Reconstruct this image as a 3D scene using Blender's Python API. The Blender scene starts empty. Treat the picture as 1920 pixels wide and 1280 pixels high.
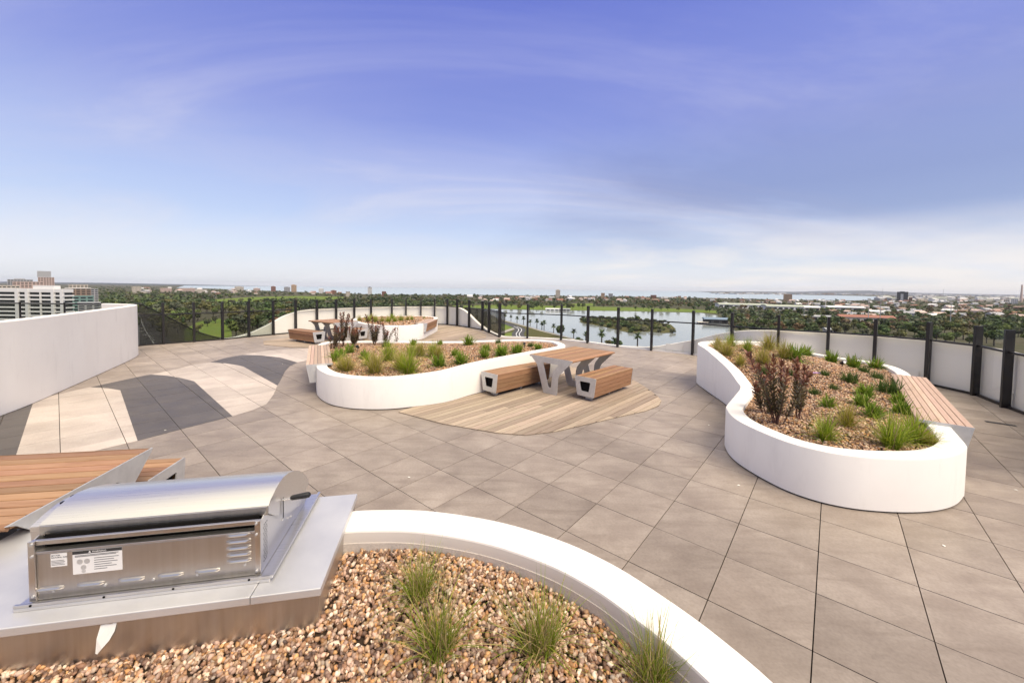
import bpy, bmesh, math, random
import numpy as np
from mathutils import Vector, Matrix
from mathutils.geometry import tessellate_polygon
R = math.radians
rng = np.random.default_rng(7)
random.seed(7)
S = bpy.context.scene
COL = S.collection

# ------------------------------------------------------------------ camera
F, PIT, ROLL, CY, H = 718.3, .04, .013, -70.9, 2.238      # focal length in px of a 1920 px wide frame, eye height
cd = bpy.data.cameras.new('camera'); cam = bpy.data.objects.new('camera', cd); COL.objects.link(cam)
cd.sensor_width = 36; cd.lens = F/1920*36; cd.shift_y = CY/1920
cd.clip_start = .05; cd.clip_end = 90000
cam.location = (0, 0, H)
cam.rotation_euler = (Matrix.Rotation(R(90)-PIT, 3, 'X') @ Matrix.Rotation(ROLL, 3, 'Z')).to_euler()
S.camera = cam
S.render.resolution_x, S.render.resolution_y = 1024, 682

# ------------------------------------------------------------------ sky, sun, exposure
SUN_AZ, SUN_EL = R(135), R(52)
S.view_settings.view_transform = 'Standard'; S.view_settings.look = 'None'
S.view_settings.gamma = 1; S.view_settings.use_curve_mapping = False
S.view_settings.exposure = 1.42
w = bpy.data.worlds.new('World'); S.world = w; w.use_nodes = True
nt = w.node_tree; nt.nodes.clear()
def N(t, tree=None, **k):
    n = (tree or nt).nodes.new(t)
    for a, b in k.items():
        if a.startswith('i_'): n.inputs[int(a[2:])].default_value = b
        else: setattr(n, a, b)
    return n
def L(a, b, tree=None): (tree or nt).links.new(a, b)
def ramp(n, stops, interp='LINEAR'):
    e = n.color_ramp.elements; n.color_ramp.interpolation = interp
    while len(e) < len(stops): e.new(.5)
    for q, (p, c) in zip(e, stops):
        q.position = p; q.color = (*c, 1) if len(c) == 3 else c
def lin(r, g, b, k=1.0):
    f = lambda v: (v/255/12.92 if v/255 <= .04045 else ((v/255+.055)/1.055)**2.4)*k
    return (f(r), f(g), f(b))
out = N('ShaderNodeOutputWorld'); bg = N('ShaderNodeBackground'); bg.inputs[1].default_value = .1
sky = N('ShaderNodeTexSky', sky_type='NISHITA', sun_disc=False, sun_elevation=SUN_EL, sun_rotation=SUN_AZ)
sky.altitude = 60; sky.air_density = 1.3; sky.dust_density = 1.6; sky.ozone_density = 3.0
tint = N('ShaderNodeMix', data_type='RGBA', blend_type='MULTIPLY'); tint.inputs[0].default_value = 1
L(sky.outputs[0], tint.inputs[6]); tint.inputs[7].default_value = (.64, .57, .66, 1)
tc = N('ShaderNodeTexCoord'); sep = N('ShaderNodeSeparateXYZ'); L(tc.outputs['Generated'], sep.inputs[0])
def M(op, a, b=None, c=None, tree=None, clamp=False):
    n = N('ShaderNodeMath', tree, operation=op, use_clamp=clamp)
    for i, v in enumerate((a, b, c)):
        if v is None: continue
        if isinstance(v, (int, float)): n.inputs[i].default_value = v
        else: L(v, n.inputs[i], tree)
    return n.outputs[0]
zc = M('MAXIMUM', sep.outputs[2], 0.0)
def plane(off, rot, scale, loc=(0, 0, 0)):      # a flat cloud deck seen in perspective
    den = M('ADD', zc, off); comb = N('ShaderNodeCombineXYZ')
    L(M('DIVIDE', sep.outputs[0], den), comb.inputs[0]); L(M('DIVIDE', sep.outputs[1], den), comb.inputs[1])
    mp = N('ShaderNodeMapping'); mp.inputs['Rotation'].default_value = (0, 0, R(rot)); mp.inputs['Scale'].default_value = scale; mp.inputs['Location'].default_value = loc
    L(comb.outputs[0], mp.inputs[0]); return mp.outputs[0]
def wnoise(vec, scale, detail, rough, dist=0):
    n = N('ShaderNodeTexNoise'); n.inputs['Scale'].default_value = scale; n.inputs['Detail'].default_value = detail; n.inputs['Roughness'].default_value = rough; n.inputs['Distortion'].default_value = dist
    L(vec, n.inputs[0]); return n.outputs[0]
def wramp(f, stops):
    n = N('ShaderNodeValToRGB'); ramp(n, stops); L(f, n.inputs[0]); return n.outputs[0]
def wmix(f, a, b, mode='MIX'):
    n = N('ShaderNodeMix', data_type='RGBA', blend_type=mode)
    for i, v in ((0, f), (6, a), (7, b)):
        if isinstance(v, (int, float)): n.inputs[i].default_value = v
        elif isinstance(v, tuple): n.inputs[i].default_value = (*v, 1)
        else: L(v, n.inputs[i])
    return n.outputs[2]
KS = 10*.37
high = wnoise(plane(.22, -34, (.30, .85, 1), (1.3, .4, 0)), 1.25, 10, .62, .7)     # streaky high cloud
bank = wnoise(plane(.20, -20, (.45, .8, 1), (5.2, 2.6, 0)), .75, 9, .58, .6)     # heavier banks
low = wnoise(plane(.10, 0, (.25, .25, 1), (2.0, 7.0, 0)), 1.9, 9, .6, .5)
base = wramp(zc, [(0.0, lin(240, 244, 250, KS*1.12)), (.06, lin(228, 237, 251, KS*1.05)), (.16, lin(196, 213, 247, KS)), (.27, lin(178, 192, 240, KS)), (.38, lin(142, 155, 229, KS)), (.62, lin(96, 111, 214, KS)), (.80, lin(246, 236, 214, KS*1.9)), (1.0, lin(250, 238, 210, KS*2.7))])
clear = wmix(.25, base, tint.outputs[2])
veil = wramp(zc, [(0.0, lin(242, 241, 246, KS*1.12)), (.12, lin(226, 229, 244, KS)), (.30, lin(190, 196, 237, KS)), (.45, lin(150, 160, 228, KS)), (.62, lin(124, 138, 221, KS)), (.80, lin(246, 236, 214, KS*1.9)), (1.0, lin(250, 238, 210, KS*2.7))])
c = wmix(wramp(high, [(.42, (0, 0, 0)), (.62, (.5, .5, .5))]), clear, veil)
bright = M('MULTIPLY', wramp(high, [(.54, (0, 0, 0)), (.70, (.42, .42, .42))]), M('SUBTRACT', 1.0, M('MULTIPLY', zc, 1.3, clamp=True)))
c = wmix(bright, c, lin(238, 238, 246, KS))
east = M('ADD', bank, M('MULTIPLY', M('SUBTRACT', sep.outputs[0],   .25), .40))        # the grey front lies to the right
gfac = M('MULTIPLY', wramp(east, [(.40, (0, 0, 0)), (.68, (.80, .80, .80))]), M('MULTIPLY', M('MULTIPLY', M('SUBTRACT', zc, .05), 9.0, clamp=True), M('MULTIPLY', M('SUBTRACT', .50, zc), 3.6, clamp=True)))
c = wmix(gfac, c, wmix(1.0, c, (.56, .585, .70), 'MULTIPLY'))
lowf = M('MULTIPLY', wramp(M('ADD', low, M('MULTIPLY', M('SUBTRACT', sep.outputs[0], .5), .22)), [(.44, (0, 0, 0)), (.60, (.8, .8, .8))]), M('MULTIPLY', M('SUBTRACT', .15, zc), 9.0, clamp=True))
c = wmix(lowf, c, lin(246, 240, 236, KS*1.06))
L(c, bg.inputs[0]); L(bg.outputs[0], out.inputs[0])

sd = bpy.data.lights.new('sun', 'SUN'); sun = bpy.data.objects.new('sun', sd); COL.objects.link(sun)
sd.energy = 1.5; sd.angle = R(40); sd.color = (1, .885, .72)
sdir = Vector((math.sin(SUN_AZ)*math.cos(SUN_EL), math.cos(SUN_AZ)*math.cos(SUN_EL), math.sin(SUN_EL)))
sun.rotation_euler = sdir.to_track_quat('Z', 'Y').to_euler(); sun.location = (30, 30, 60)

# ------------------------------------------------------------------ photo pixel -> place
def ray(px, py):
    x, y = px-960, py-640-CY
    c, s = math.cos(ROLL), math.sin(ROLL)
    x, y = x*c+y*s, -x*s+y*c
    cp, sp = math.cos(PIT), math.sin(PIT)
    u = -y/F
    return (x/F, cp+u*sp, -sp+u*cp)
def at(px, py, z=0.0):
    d = ray(px, py); t = (z-H)/d[2]
    return (d[0]*t, d[1]*t)
def atf(px, py, zf):
    z = .6
    for _ in range(25):
        p = at(px, py, z); z = .5*z+.5*zf(*p)
    return (p[0], p[1], z)
def atY(px, py, Y):
    d = ray(px, py); t = Y/d[1]
    return (d[0]*t, Y, H+d[2]*t)
def hor(px): return 640+CY-F*math.tan(PIT)+(px-960)*math.tan(ROLL)
HP = [(0, 528), (200, 530), (430, 533.5), (700, 536.5), (900, 539.6), (1100, 541.8), (1300, 543.7), (1500, 544.6), (1700, 546.2), (1920, 547.6)]
def fix(px, py):            # the lens bends the far skyline a little
    return py+hor(px)-float(np.interp(px, [a for a, b in HP], [b for a, b in HP]))
GZ = -55.0                  # street level far below the roof
def bgp(px, py, z=GZ): return at(px, fix(px, py), z)
def bgY(px, py, Y): return atY(px, fix(px, py), Y)

# ------------------------------------------------------------------ mesh helpers
def link(o, parent=None):
    COL.objects.link(o)
    if parent is not None: o.parent = parent
    return o
def tag(o, label=None, cat=None, group=None, kind=None):
    if label: o['label'] = label
    if cat: o['category'] = cat
    if group: o['group'] = group
    if kind: o['kind'] = kind
    return o
def thing(name, label, cat, loc=(0, 0, 0), rz=0.0, group=None):
    o = bpy.data.objects.new(name, None); COL.objects.link(o); o.empty_display_size = .2
    o.location = loc; o.rotation_euler = (0, 0, rz)
    return tag(o, label, cat, group)
class MB:
    def __init__(s): s.v, s.f, s.m = [], [], []
    def add(s, vs, fs, m=0):
        b = len(s.v); s.v += [tuple(v) for v in vs]; s.f += [tuple(b+i for i in f) for f in fs]; s.m += [m]*len(fs); return s
    def box(s, x0, x1, y0, y1, z0, z1, m=0):
        return s.add([(x0, y0, z0), (x1, y0, z0), (x1, y1, z0), (x0, y1, z0), (x0, y0, z1), (x1, y0, z1), (x1, y1, z1), (x0, y1, z1)],
                     [(0, 3, 2, 1), (4, 5, 6, 7), (0, 1, 5, 4), (1, 2, 6, 5), (2, 3, 7, 6), (3, 0, 4, 7)], m)
    def prism(s, poly, a0, a1, fn, m=0, caps=True):     # poly 2-D, extruded along a; fn(p, q, a) -> xyz
        n = len(poly)
        vs = [fn(p, q, a0) for p, q in poly]+[fn(p, q, a1) for p, q in poly]
        fs = [(i, (i+1) % n, n+(i+1) % n, n+i) for i in range(n)]
        if caps:
            for t in tessellate_polygon([[Vector((p, q, 0)) for p, q in poly]]):
                fs.append(tuple(t[::-1])); fs.append(tuple(n+i for i in t))
        return s.add(vs, fs, m)
    def py(s, poly, y0, y1, m=0): return s.prism(poly, y0, y1, lambda p, q, a: (p, a, q), m)      # profile in x-z, along y
    def pz(s, poly, z0, z1, m=0): return s.prism(poly, z0, z1, lambda p, q, a: (p, q, a), m)
    def tube(s, pts, rad, seg=8, m=0):
        pts = [Vector(p) for p in pts]; n = len(pts); b = len(s.v)
        rads = rad if isinstance(rad, (list, tuple)) else [rad]*n
        for i, p in enumerate(pts):
            d = (pts[min(i+1, n-1)]-pts[max(i-1, 0)]).normalized()
            a = d.cross(Vector((0, 0, 1)) if abs(d.z) < .9 else Vector((1, 0, 0))).normalized(); c = d.cross(a)
            for k in range(seg):
                t = 2*math.pi*k/seg; s.v.append(tuple(p+(a*math.cos(t)+c*math.sin(t))*rads[i]))
        for i in range(n-1):
            for k in range(seg):
                k2 = (k+1) % seg
                s.f.append((b+i*seg+k, b+i*seg+k2, b+(i+1)*seg+k2, b+(i+1)*seg+k)); s.m.append(m)
        s.f.append(tuple(b+k for k in range(seg))[::-1]); s.m.append(m)
        s.f.append(tuple(b+(n-1)*seg+k for k in range(seg))); s.m.append(m)
        return s
    def mesh(s, name, mats, smooth=False, fixn=True):
        me = bpy.data.meshes.new(name); me.from_pydata(s.v, [], s.f)
        for mm in (mats if isinstance(mats, (list, tuple)) else [mats]): me.materials.append(mm)
        me.polygons.foreach_set('material_index', s.m)
        if fixn:
            b = bmesh.new(); b.from_mesh(me); bmesh.ops.recalc_face_normals(b, faces=b.faces); b.to_mesh(me); b.free()
        if smooth:
            me.polygons.foreach_set('use_smooth', [True]*len(me.polygons)); 
            try: me.set_sharp_from_angle(angle=R(38))
            except Exception: pass
        me.update(); return me
    def build(s, name, mats, parent=None, loc=None, rz=0, smooth=False, fixn=True, bevel=0):
        o = bpy.data.objects.new(name, s.mesh(name, mats, smooth, fixn)); link(o, parent)
        if loc is not None: o.location = loc
        if rz: o.rotation_euler = (0, 0, rz)
        if bevel:
            bv = o.modifiers.new('b', 'BEVEL'); bv.width = bevel; bv.segments = 2; bv.limit_method = 'ANGLE'; bv.angle_limit = R(40)
        return o
def np_mesh(name, V, Fc, mat, col=None, smooth=False):
    """V (n,3), Fc (m,k) faces of one size; col (n,3) per-vertex colour"""
    me = bpy.data.meshes.new(name); V = np.asarray(V, np.float32); Fc = np.asarray(Fc, np.int32); k = Fc.shape[1]
    me.vertices.add(len(V)); me.vertices.foreach_set('co', V.ravel())
    me.loops.add(Fc.size); me.loops.foreach_set('vertex_index', Fc.ravel())
    me.polygons.add(len(Fc)); me.polygons.foreach_set('loop_start', np.arange(0, Fc.size, k, dtype=np.int32))
    me.polygons.foreach_set('loop_total', np.full(len(Fc), k, np.int32))
    if smooth: me.polygons.foreach_set('use_smooth', np.ones(len(Fc), bool))
    me.materials.append(mat)
    if col is not None:
        a = me.color_attributes.new('col', 'FLOAT_COLOR', 'POINT')
        c = np.ones((len(V), 4), np.float32); c[:, :3] = col; a.data.foreach_set('color', c.ravel())
    me.update(calc_edges=True); return me
def inside(p, poly):
    x, y = p; c = False; n = len(poly); j = n-1
    for i in range(n):
        xi, yi = poly[i][0], poly[i][1]; xj, yj = poly[j][0], poly[j][1]
        if (yi > y) != (yj > y) and x < (xj-xi)*(y-yi)/(yj-yi)+xi: c = not c
        j = i
    return c
def inside_np(P, poly):
    x, y = P[:, 0], P[:, 1]; c = np.zeros(len(P), bool); n = len(poly); j = n-1
    for i in range(n):
        xi, yi = poly[i][0], poly[i][1]; xj, yj = poly[j][0], poly[j][1]
        if yi != yj: c ^= ((yi > y) != (yj > y)) & (x < (xj-xi)*(y-yi)/(yj-yi)+xi)
        j = i
    return c
def clip(subject, conv):
    """Sutherland-Hodgman: subject (any) by a convex counter-clockwise polygon"""
    outp = list(subject); n = len(conv)
    for i in range(n):
        ax, ay = conv[i]; bx, by = conv[(i+1) % n]; inp = outp; outp = []
        if not inp: return []
        sd_ = lambda p: (bx-ax)*(p[1]-ay)-(by-ay)*(p[0]-ax)
        for k in range(len(inp)):
            c, pv = inp[k], inp[k-1]; dc, dp = sd_(c), sd_(pv)
            if (dc >= 0) != (dp >= 0):
                t = dp/(dp-dc); outp.append((pv[0]+(c[0]-pv[0])*t, pv[1]+(c[1]-pv[1])*t))
            if dc >= 0: outp.append((c[0], c[1]))
    return outp
def area(p): return .5*sum(p[i-1][0]*p[i][1]-p[i][0]*p[i-1][1] for i in range(len(p)))
def ccw(p): return list(p) if area(p) > 0 else list(p)[::-1]
def catmull(pts, per=8, closed=True):
    n = len(pts); res = []
    for i in range(n if closed else n-1):
        g = lambda k: np.array(pts[k % n] if closed else pts[min(max(k, 0), n-1)], float)
        p0, p1, p2, p3 = g(i-1), g(i), g(i+1), g(i+2)
        for k in range(per):
            t = k/per
            res.append(.5*((2*p1)+(-p0+p2)*t+(2*p0-5*p1+4*p2-p3)*t*t+(-p0+3*p1-3*p2+p3)*t**3))
    if not closed: res.append(np.array(pts[-1], float))
    return res
ORD = ['first', 'second', 'third', 'fourth', 'fifth', 'sixth', 'seventh', 'eighth', 'ninth', 'tenth', 'eleventh', 'twelfth', 'thirteenth', 'fourteenth',
       'fifteenth', 'sixteenth', 'seventeenth', 'eighteenth', 'nineteenth', 'twentieth', 'twenty-first', 'twenty-second', 'twenty-third', 'twenty-fourth', 'twenty-fifth', 'twenty-sixth']

# ------------------------------------------------------------------ materials
def mat(name):
    m = bpy.data.materials.new(name); m.use_nodes = True; t = m.node_tree
    return m, t, t.nodes['Principled BSDF']
def setc(b, c): b.inputs['Base Color'].default_value = (*c, 1)
def mixc(t, fac, a, b, mode='MIX'):
    n = N('ShaderNodeMix', t, data_type='RGBA', blend_type=mode)
    for i, v in ((0, fac), (6, a), (7, b)):
        if isinstance(v, (int, float)): n.inputs[i].default_value = v
        elif isinstance(v, tuple): n.inputs[i].default_value = (*v, 1)
        else: L(v, n.inputs[i], t)
    return n.outputs[2]
def noise(t, vec, scale, detail=4, rough=.55, dist=0):
    n = N('ShaderNodeTexNoise', t); n.inputs['Scale'].default_value = scale; n.inputs['Detail'].default_value = detail
    n.inputs['Roughness'].default_value = rough; n.inputs['Distortion'].default_value = dist
    if vec is not None: L(vec, n.inputs['Vector'], t)
    return n.outputs[0]
def rmp(t, f, stops):
    n = N('ShaderNodeValToRGB', t); ramp(n, stops); L(f, n.inputs[0], t); return n.outputs[0]
def bump(t, b, h, strength, dist=.01):
    n = N('ShaderNodeBump', t); n.inputs['Strength'].default_value = strength; n.inputs['Distance'].default_value = dist
    L(h, n.inputs['Height'], t); L(n.outputs[0], b.inputs['Normal'], t)
def coords(t, kind='Object', scale=(1, 1, 1), rot=(0, 0, 0), loc=None):
    if kind == 'World': v = N('ShaderNodeNewGeometry', t).outputs['Position']
    else: v = N('ShaderNodeTexCoord', t).outputs[kind]
    mpn = N('ShaderNodeMapping', t); mpn.inputs['Scale'].default_value = scale; mpn.inputs['Rotation'].default_value = rot
    if loc is not None: L(loc, mpn.inputs['Location'], t)
    L(v, mpn.inputs['Vector'], t); return mpn.outputs[0]
def plain(name, c, rough=.6, metal=0.0, spec=.5):
    m, t, b = mat(name); setc(b, c); b.inputs['Roughness'].default_value = rough; b.inputs['Metallic'].default_value = metal
    b.inputs['Specular IOR Level'].default_value = spec; return m
TILE_ROT = -.6981
def tile_mat(name, c0, c1, c2, streak=.6):
    m, t, b = mat(name)
    at_ = N('ShaderNodeAttribute', t, attribute_name='rnd'); oi = N('ShaderNodeObjectInfo', t)
    rv = M('ADD', at_.outputs['Fac'], oi.outputs['Random'], tree=t)
    off = N('ShaderNodeCombineXYZ', t); L(M('MULTIPLY', rv, 37.0, tree=t), off.inputs[0], t); L(M('MULTIPLY', rv, 91.0, tree=t), off.inputs[1], t)
    v = coords(t, 'World', (1, 1, 1), (0, 0, -TILE_ROT), off.outputs[0])
    v2 = coords(t, 'World', (.55, 3.2, 1), (0, 0, -TILE_ROT), off.outputs[0])
    a = noise(t, v, 2.6, 6, .62, .4); s_ = noise(t, v2, 2.2, 7, .66, .7); fine = noise(t, v, 42, 3, .6)
    c = mixc(t, rmp(t, a, [(.32, (0, 0, 0)), (.68, (1, 1, 1))]), c0, c1)
    c = mixc(t, M('MULTIPLY', rmp(t, s_, [(.46, (0, 0, 0)), (.72, (1, 1, 1))]), streak, tree=t), c, c2)
    c = mixc(t, M('MULTIPLY', rmp(t, fine, [(.40, (0, 0, 0)), (.70, (1, 1, 1))]), .30, tree=t), c, (c0[0]*.6, c0[1]*.58, c0[2]*.55))
    hv = M('ADD', M('MULTIPLY', rv, .17, tree=t), .84, tree=t)
    hs = N('ShaderNodeHueSaturation', t); L(hv, hs.inputs['Value'], t); L(c, hs.inputs['Color'], t)
    wm = noise(t, coords(t, 'World', (1, 1, 1)), .55, 6, .62, .5)
    L(mixc(t, 1.0, hs.outputs[0], rmp(t, wm, [(.34, (.80, .79, .78)), (.62, (1.06, 1.06, 1.06))]), 'MULTIPLY'), b.inputs['Base Color'], t)
    L(rmp(t, a, [(.2, (.42,)*3), (.8, (.62,)*3)]), b.inputs['Roughness'], t)
    b.inputs['Specular IOR Level'].default_value = .35
    bump(t, b, fine, .12, .003)
    return m
MT = {}
MT['tile'] = tile_mat('paver_taupe', (.285, .234, .190), (.385, .328, .275), (.212, .168, .132))
MT['tile_pale'] = tile_mat('paver_cream', (.56, .475, .40), (.64, .565, .485), (.50, .415, .345), .35)
MT['tile_dark'] = tile_mat('paver_charcoal', (.110, .097, .086), (.142, .126, .112), (.090, .078, .068), .4)
MT['joint'] = plain('joint_shadow', (.018, .016, .015), .95, spec=.1)
def render_mat():
    m, t, b = mat('white_render'); v = coords(t, 'World')
    a = noise(t, v, 1.3, 5, .6); f = noise(t, v, 160, 2, .5); sx = coords(t, 'World', (1.6, 1.6, .35))
    st = noise(t, sx, 3.0, 5, .65)
    c = mixc(t, rmp(t, a, [(.35, (0, 0, 0)), (.75, (1, 1, 1))]), (.84, .81, .745), (.80, .765, .70))
    c = mixc(t, M('MULTIPLY', rmp(t, st, [(.54, (0, 0, 0)), (.76, (1, 1, 1))]), .30, tree=t), c, (.6, .57, .52))
    L(c, b.inputs['Base Color'], t); b.inputs['Roughness'].default_value = .7; b.inputs['Specular IOR Level'].default_value = .25
    bump(t, b, f, .22, .003); return m
MT['render'] = render_mat()
def rough_mat():
    m, t, b = mat('unpainted_render'); v = coords(t, 'World'); a = noise(t, v, 60, 6, .7, .5); q = noise(t, v, 9, 5, .6)
    c = mixc(t, rmp(t, a, [(.35, (0, 0, 0)), (.7, (1, 1, 1))]), (.56, .505, .445), (.43, .385, .335))
    c = mixc(t, rmp(t, q, [(.5, (0, 0, 0)), (.75, (.7, .7, .7))]), c, (.53, .485, .435))
    L(c, b.inputs['Base Color'], t); b.inputs['Roughness'].default_value = .9; bump(t, b, a, .5, .006); return m
MT['rough'] = rough_mat()
MT['undercoat'] = plain('primed_render', (.60, .555, .50), .85, spec=.2)
def parapet_mat():
    m, t, b = mat('cream_cladding'); v = coords(t, 'World'); a = noise(t, v, .7, 5, .6); f = noise(t, v, 120, 2)
    c = mixc(t, a, (.86, .80, .70), (.89, .84, .75)); L(c, b.inputs['Base Color'], t); b.inputs['Roughness'].default_value = .65
    bump(t, b, f, .06, .002); return m
MT['parapet'] = parapet_mat()
def timber(name, pale, mid, dark, grain=(14, 1.1, 14), rough=.6):
    m, t, b = mat(name); oi = N('ShaderNodeObjectInfo', t); off = N('ShaderNodeCombineXYZ', t)
    L(M('MULTIPLY', oi.outputs['Random'], 53.0, tree=t), off.inputs[0], t); L(M('MULTIPLY', oi.outputs['Random'], 31.0, tree=t), off.inputs[1], t)
    v = coords(t, 'Object', grain, (0, 0, 0), off.outputs[0])
    a = noise(t, v, 3.0, 7, .68, .6); bgn = noise(t, coords(t, 'Object', (1.5, .5, 1.5), (0, 0, 0), off.outputs[0]), 1.6, 3)
    c = mixc(t, rmp(t, a, [(.30, (0, 0, 0)), (.68, (1, 1, 1))]), mid, pale)
    c = mixc(t, rmp(t, a, [(.22, (1, 1, 1)), (.40, (0, 0, 0))]), c, dark)
    c = mixc(t, M('MULTIPLY', bgn, .45, tree=t), c, mid)
    hs = N('ShaderNodeHueSaturation', t); L(M('ADD', M('MULTIPLY', oi.outputs['Random'], .50, tree=t), .75, tree=t), hs.inputs['Value'], t)
    L(M('ADD', M('MULTIPLY', M('FRACT', M('MULTIPLY', oi.outputs['Random'], 7.3, tree=t), tree=t), .016, tree=t), .494, tree=t), hs.inputs['Hue'], t)
    L(c, hs.inputs['Color'], t); L(hs.outputs[0], b.inputs['Base Color'], t)
    b.inputs['Roughness'].default_value = rough; b.inputs['Specular IOR Level'].default_value = .3; bump(t, b, a, .25, .003); return m
MT['slat'] = timber('oiled_hardwood', (.40, .24, .138), (.265, .136, .067), (.10, .050, .025))
MT['slat_pale'] = timber('weathered_hardwood', (.53, .395, .30), (.43, .29, .21), (.23, .15, .105))
MT['deck'] = timber('deck_hardwood', (.45, .365, .280), (.30, .226, .162), (.14, .09, .06), (16, .8, 16), .7)
def steel(name, c0, c1, rough, metal, scale, amp=.25, stretch=(1, 1, 1), kind='Object'):
    m, t, b = mat(name); v = coords(t, kind, stretch); a = noise(t, v, scale, 6, .65, .2)
    L(mixc(t, rmp(t, a, [(.3, (0, 0, 0)), (.7, (1, 1, 1))]), c0, c1), b.inputs['Base Color'], t)
    b.inputs['Metallic'].default_value = metal
    L(rmp(t, a, [(.2, (rough-amp*.3,)*3), (.8, (rough+amp*.3,)*3)]), b.inputs['Roughness'], t); bump(t, b, a, .05, .002); return m
MT['galv'] = steel('galvanised_steel', (.50, .50, .49), (.62, .62, .60), .5, .55, 9)
MT['stainless'] = steel('brushed_stainless', (.60, .57, .53), (.68, .655, .62), .33, 1.0, 3, .3, (1.2, 60, 1.2))
MT['stainless_front'] = steel('brushed_stainless_front', (.52, .495, .46), (.58, .555, .52), .40, 1.0, 3.0, .22, (14, 1, .12))
MT['film_steel'] = steel('film_covered_stainless', (.58, .575, .56), (.67, .665, .65), .42, .55, 2.2, .3, (1, 1, 1))
MT['hood'] = steel('satin_stainless_hood', (.62, .605, .58), (.70, .685, .66), .30, .85, 4, .2, (.6, 50, 50))
MT['black'] = plain('black_powder_coat', (.014, .012, .012), .42)
MT['blackplastic'] = plain('black_plastic', (.012, .012, .012), .45)
MT['dark'] = plain('dark_void', (.010, .009, .008), .9, spec=.1)
MT['white_film'] = plain('white_plastic_film', (.85, .87, .80), .35)
MT['paper'] = plain('label_paper', (.72, .71, .68), .6)
MT['ink'] = plain('label_ink', (.03, .03, .03), .6)
def glass(name, tintc, refl, dens=1.0):
    m, t, b = mat(name); t.nodes.remove(b); o = t.nodes['Material Output']
    tr = N('ShaderNodeBsdfTransparent', t); tr.inputs[0].default_value = (*tintc, 1)
    gl = N('ShaderNodeBsdfGlossy', t); gl.inputs['Roughness'].default_value = .01; gl.inputs[0].default_value = (.92, .97, .95, 1)
    fr = N('ShaderNodeFresnel', t); fr.inputs[0].default_value = 1.42
    mx = N('ShaderNodeMixShader', t); ge = N('ShaderNodeNewGeometry', t); L(M('MULTIPLY', M('MULTIPLY', fr.outputs[0], refl, tree=t), M('SUBTRACT', 1.0, ge.outputs['Backfacing'], tree=t), tree=t), mx.inputs[0], t); L(tr.outputs[0], mx.inputs[1], t); L(gl.outputs[0], mx.inputs[2], t)
    L(mx.outputs[0], o.inputs[0], t); return m
MT['glass'] = glass('clear_glass', (.985, .993, .989), .5)
MT['glass_grey'] = glass('grey_glass', (.84, .86, .84), .6)
def screen_mat():
    m, t, b = mat('perforated_screen'); o = t.nodes['Material Output']; setc(b, (.035, .032, .028)); b.inputs['Roughness'].default_value = .7
    tr = N('ShaderNodeBsdfTransparent', t); mx = N('ShaderNodeMixShader', t); mx.inputs[0].default_value = .55
    L(tr.outputs[0], mx.inputs[1], t); L(b.outputs[0], mx.inputs[2], t); L(mx.outputs[0], o.inputs[0], t); return m
MT['screen'] = screen_mat()
def attr_mat(name, rough=.7, spec=.3, transl=0.0, mul=1.0):
    m, t, b = mat(name); a = N('ShaderNodeAttribute', t, attribute_name='col')
    c = a.outputs['Color']
    if mul != 1.0: c = mixc(t, 1.0, c, (mul, mul, mul), 'MULTIPLY')
    L(c, b.inputs['Base Color'], t); b.inputs['Roughness'].default_value = rough; b.inputs['Specular IOR Level'].default_value = spec
    if transl:
        tl = N('ShaderNodeBsdfTranslucent', t); L(c, tl.inputs[0], t); mx = N('ShaderNodeMixShader', t); mx.inputs[0].default_value = transl
        L(b.outputs[0], mx.inputs[1], t); L(tl.outputs[0], mx.inputs[2], t); L(mx.outputs[0], t.nodes['Material Output'].inputs[0], t)
    return m
MT['pebble'] = attr_mat('river_pebbles', .55, .4)
MT['blade'] = attr_mat('grass_blades', .55, .35, .3)
MT['leafc'] = attr_mat('plant_leaves', .5, .4, .2)
MT['soil'] = plain('planting_soil', (.045, .030, .020), .95, spec=.1)
MT['stem'] = plain('woody_stem', (.11, .05, .035), .8)
# ================================================================== the roof terrace
TS = .6
def tile_pt(i, j):
    dx, dy = (i-3.0369)*TS, (j+4.988)*TS; c, s = math.cos(.6981), math.sin(.6981)
    return (c*dx+s*dy, -s*dx+c*dy)
# --- line of the balustrade (post positions), from the left round to the right
POSTS = [(-18.7, 13.35), (-17.2, 13.4), (-15.7, 13.45), (-14.3, 13.4), (-13.35, 13.58), (-12.91, 14.14), (-12.3, 14.77), (-11.71, 15.44), (-11.26, 16.33), (-10.72, 17.14), (-10.21, 18.02)]
for px_, Y in [(594, 18.9), (630, 19.8), (664, 20.6), (695.5, 21.3), (734.5, 22.1), (761, 22.5), (789, 22.8), (815, 23.0), (839, 22.84), (857.5, 22.28), (880, 21.33), (905, 20.2), (917.5, 19.03), (937.5, 17.42), (989, 17.17), (1052.5, 16.69), (1102.5, 15.89),
               (1159, 14.88), (1222, 14.13), (1299.5, 13.3), (1372.5, 12.3), (1459, 11.4), (1552, 10.85), (1641, 10.2), (1743, 9.35), (1836.6, 8.4), (1896.5, 7.5)]:
    POSTS.append(atY(px_, 640, Y)[:2])
POSTS += [(9.35, 6.55), (8.6, 5.65), (7.7, 4.85), (6.7, 4.15)]
NP_ = len(POSTS)
FP = np.array(POSTS)
def fence_normal(i):            # outward
    a, b = FP[max(i-1, 0)], FP[min(i+1, NP_-1)]; d = (b-a)/np.hypot(*(b-a)); return np.array([-d[1], d[0]])
TERR = ccw([tuple(p) for p in FP]+[(6.2, 2.5), (6.2, -2.5), (-10, -2.5), (-18.7, 4)])

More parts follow.
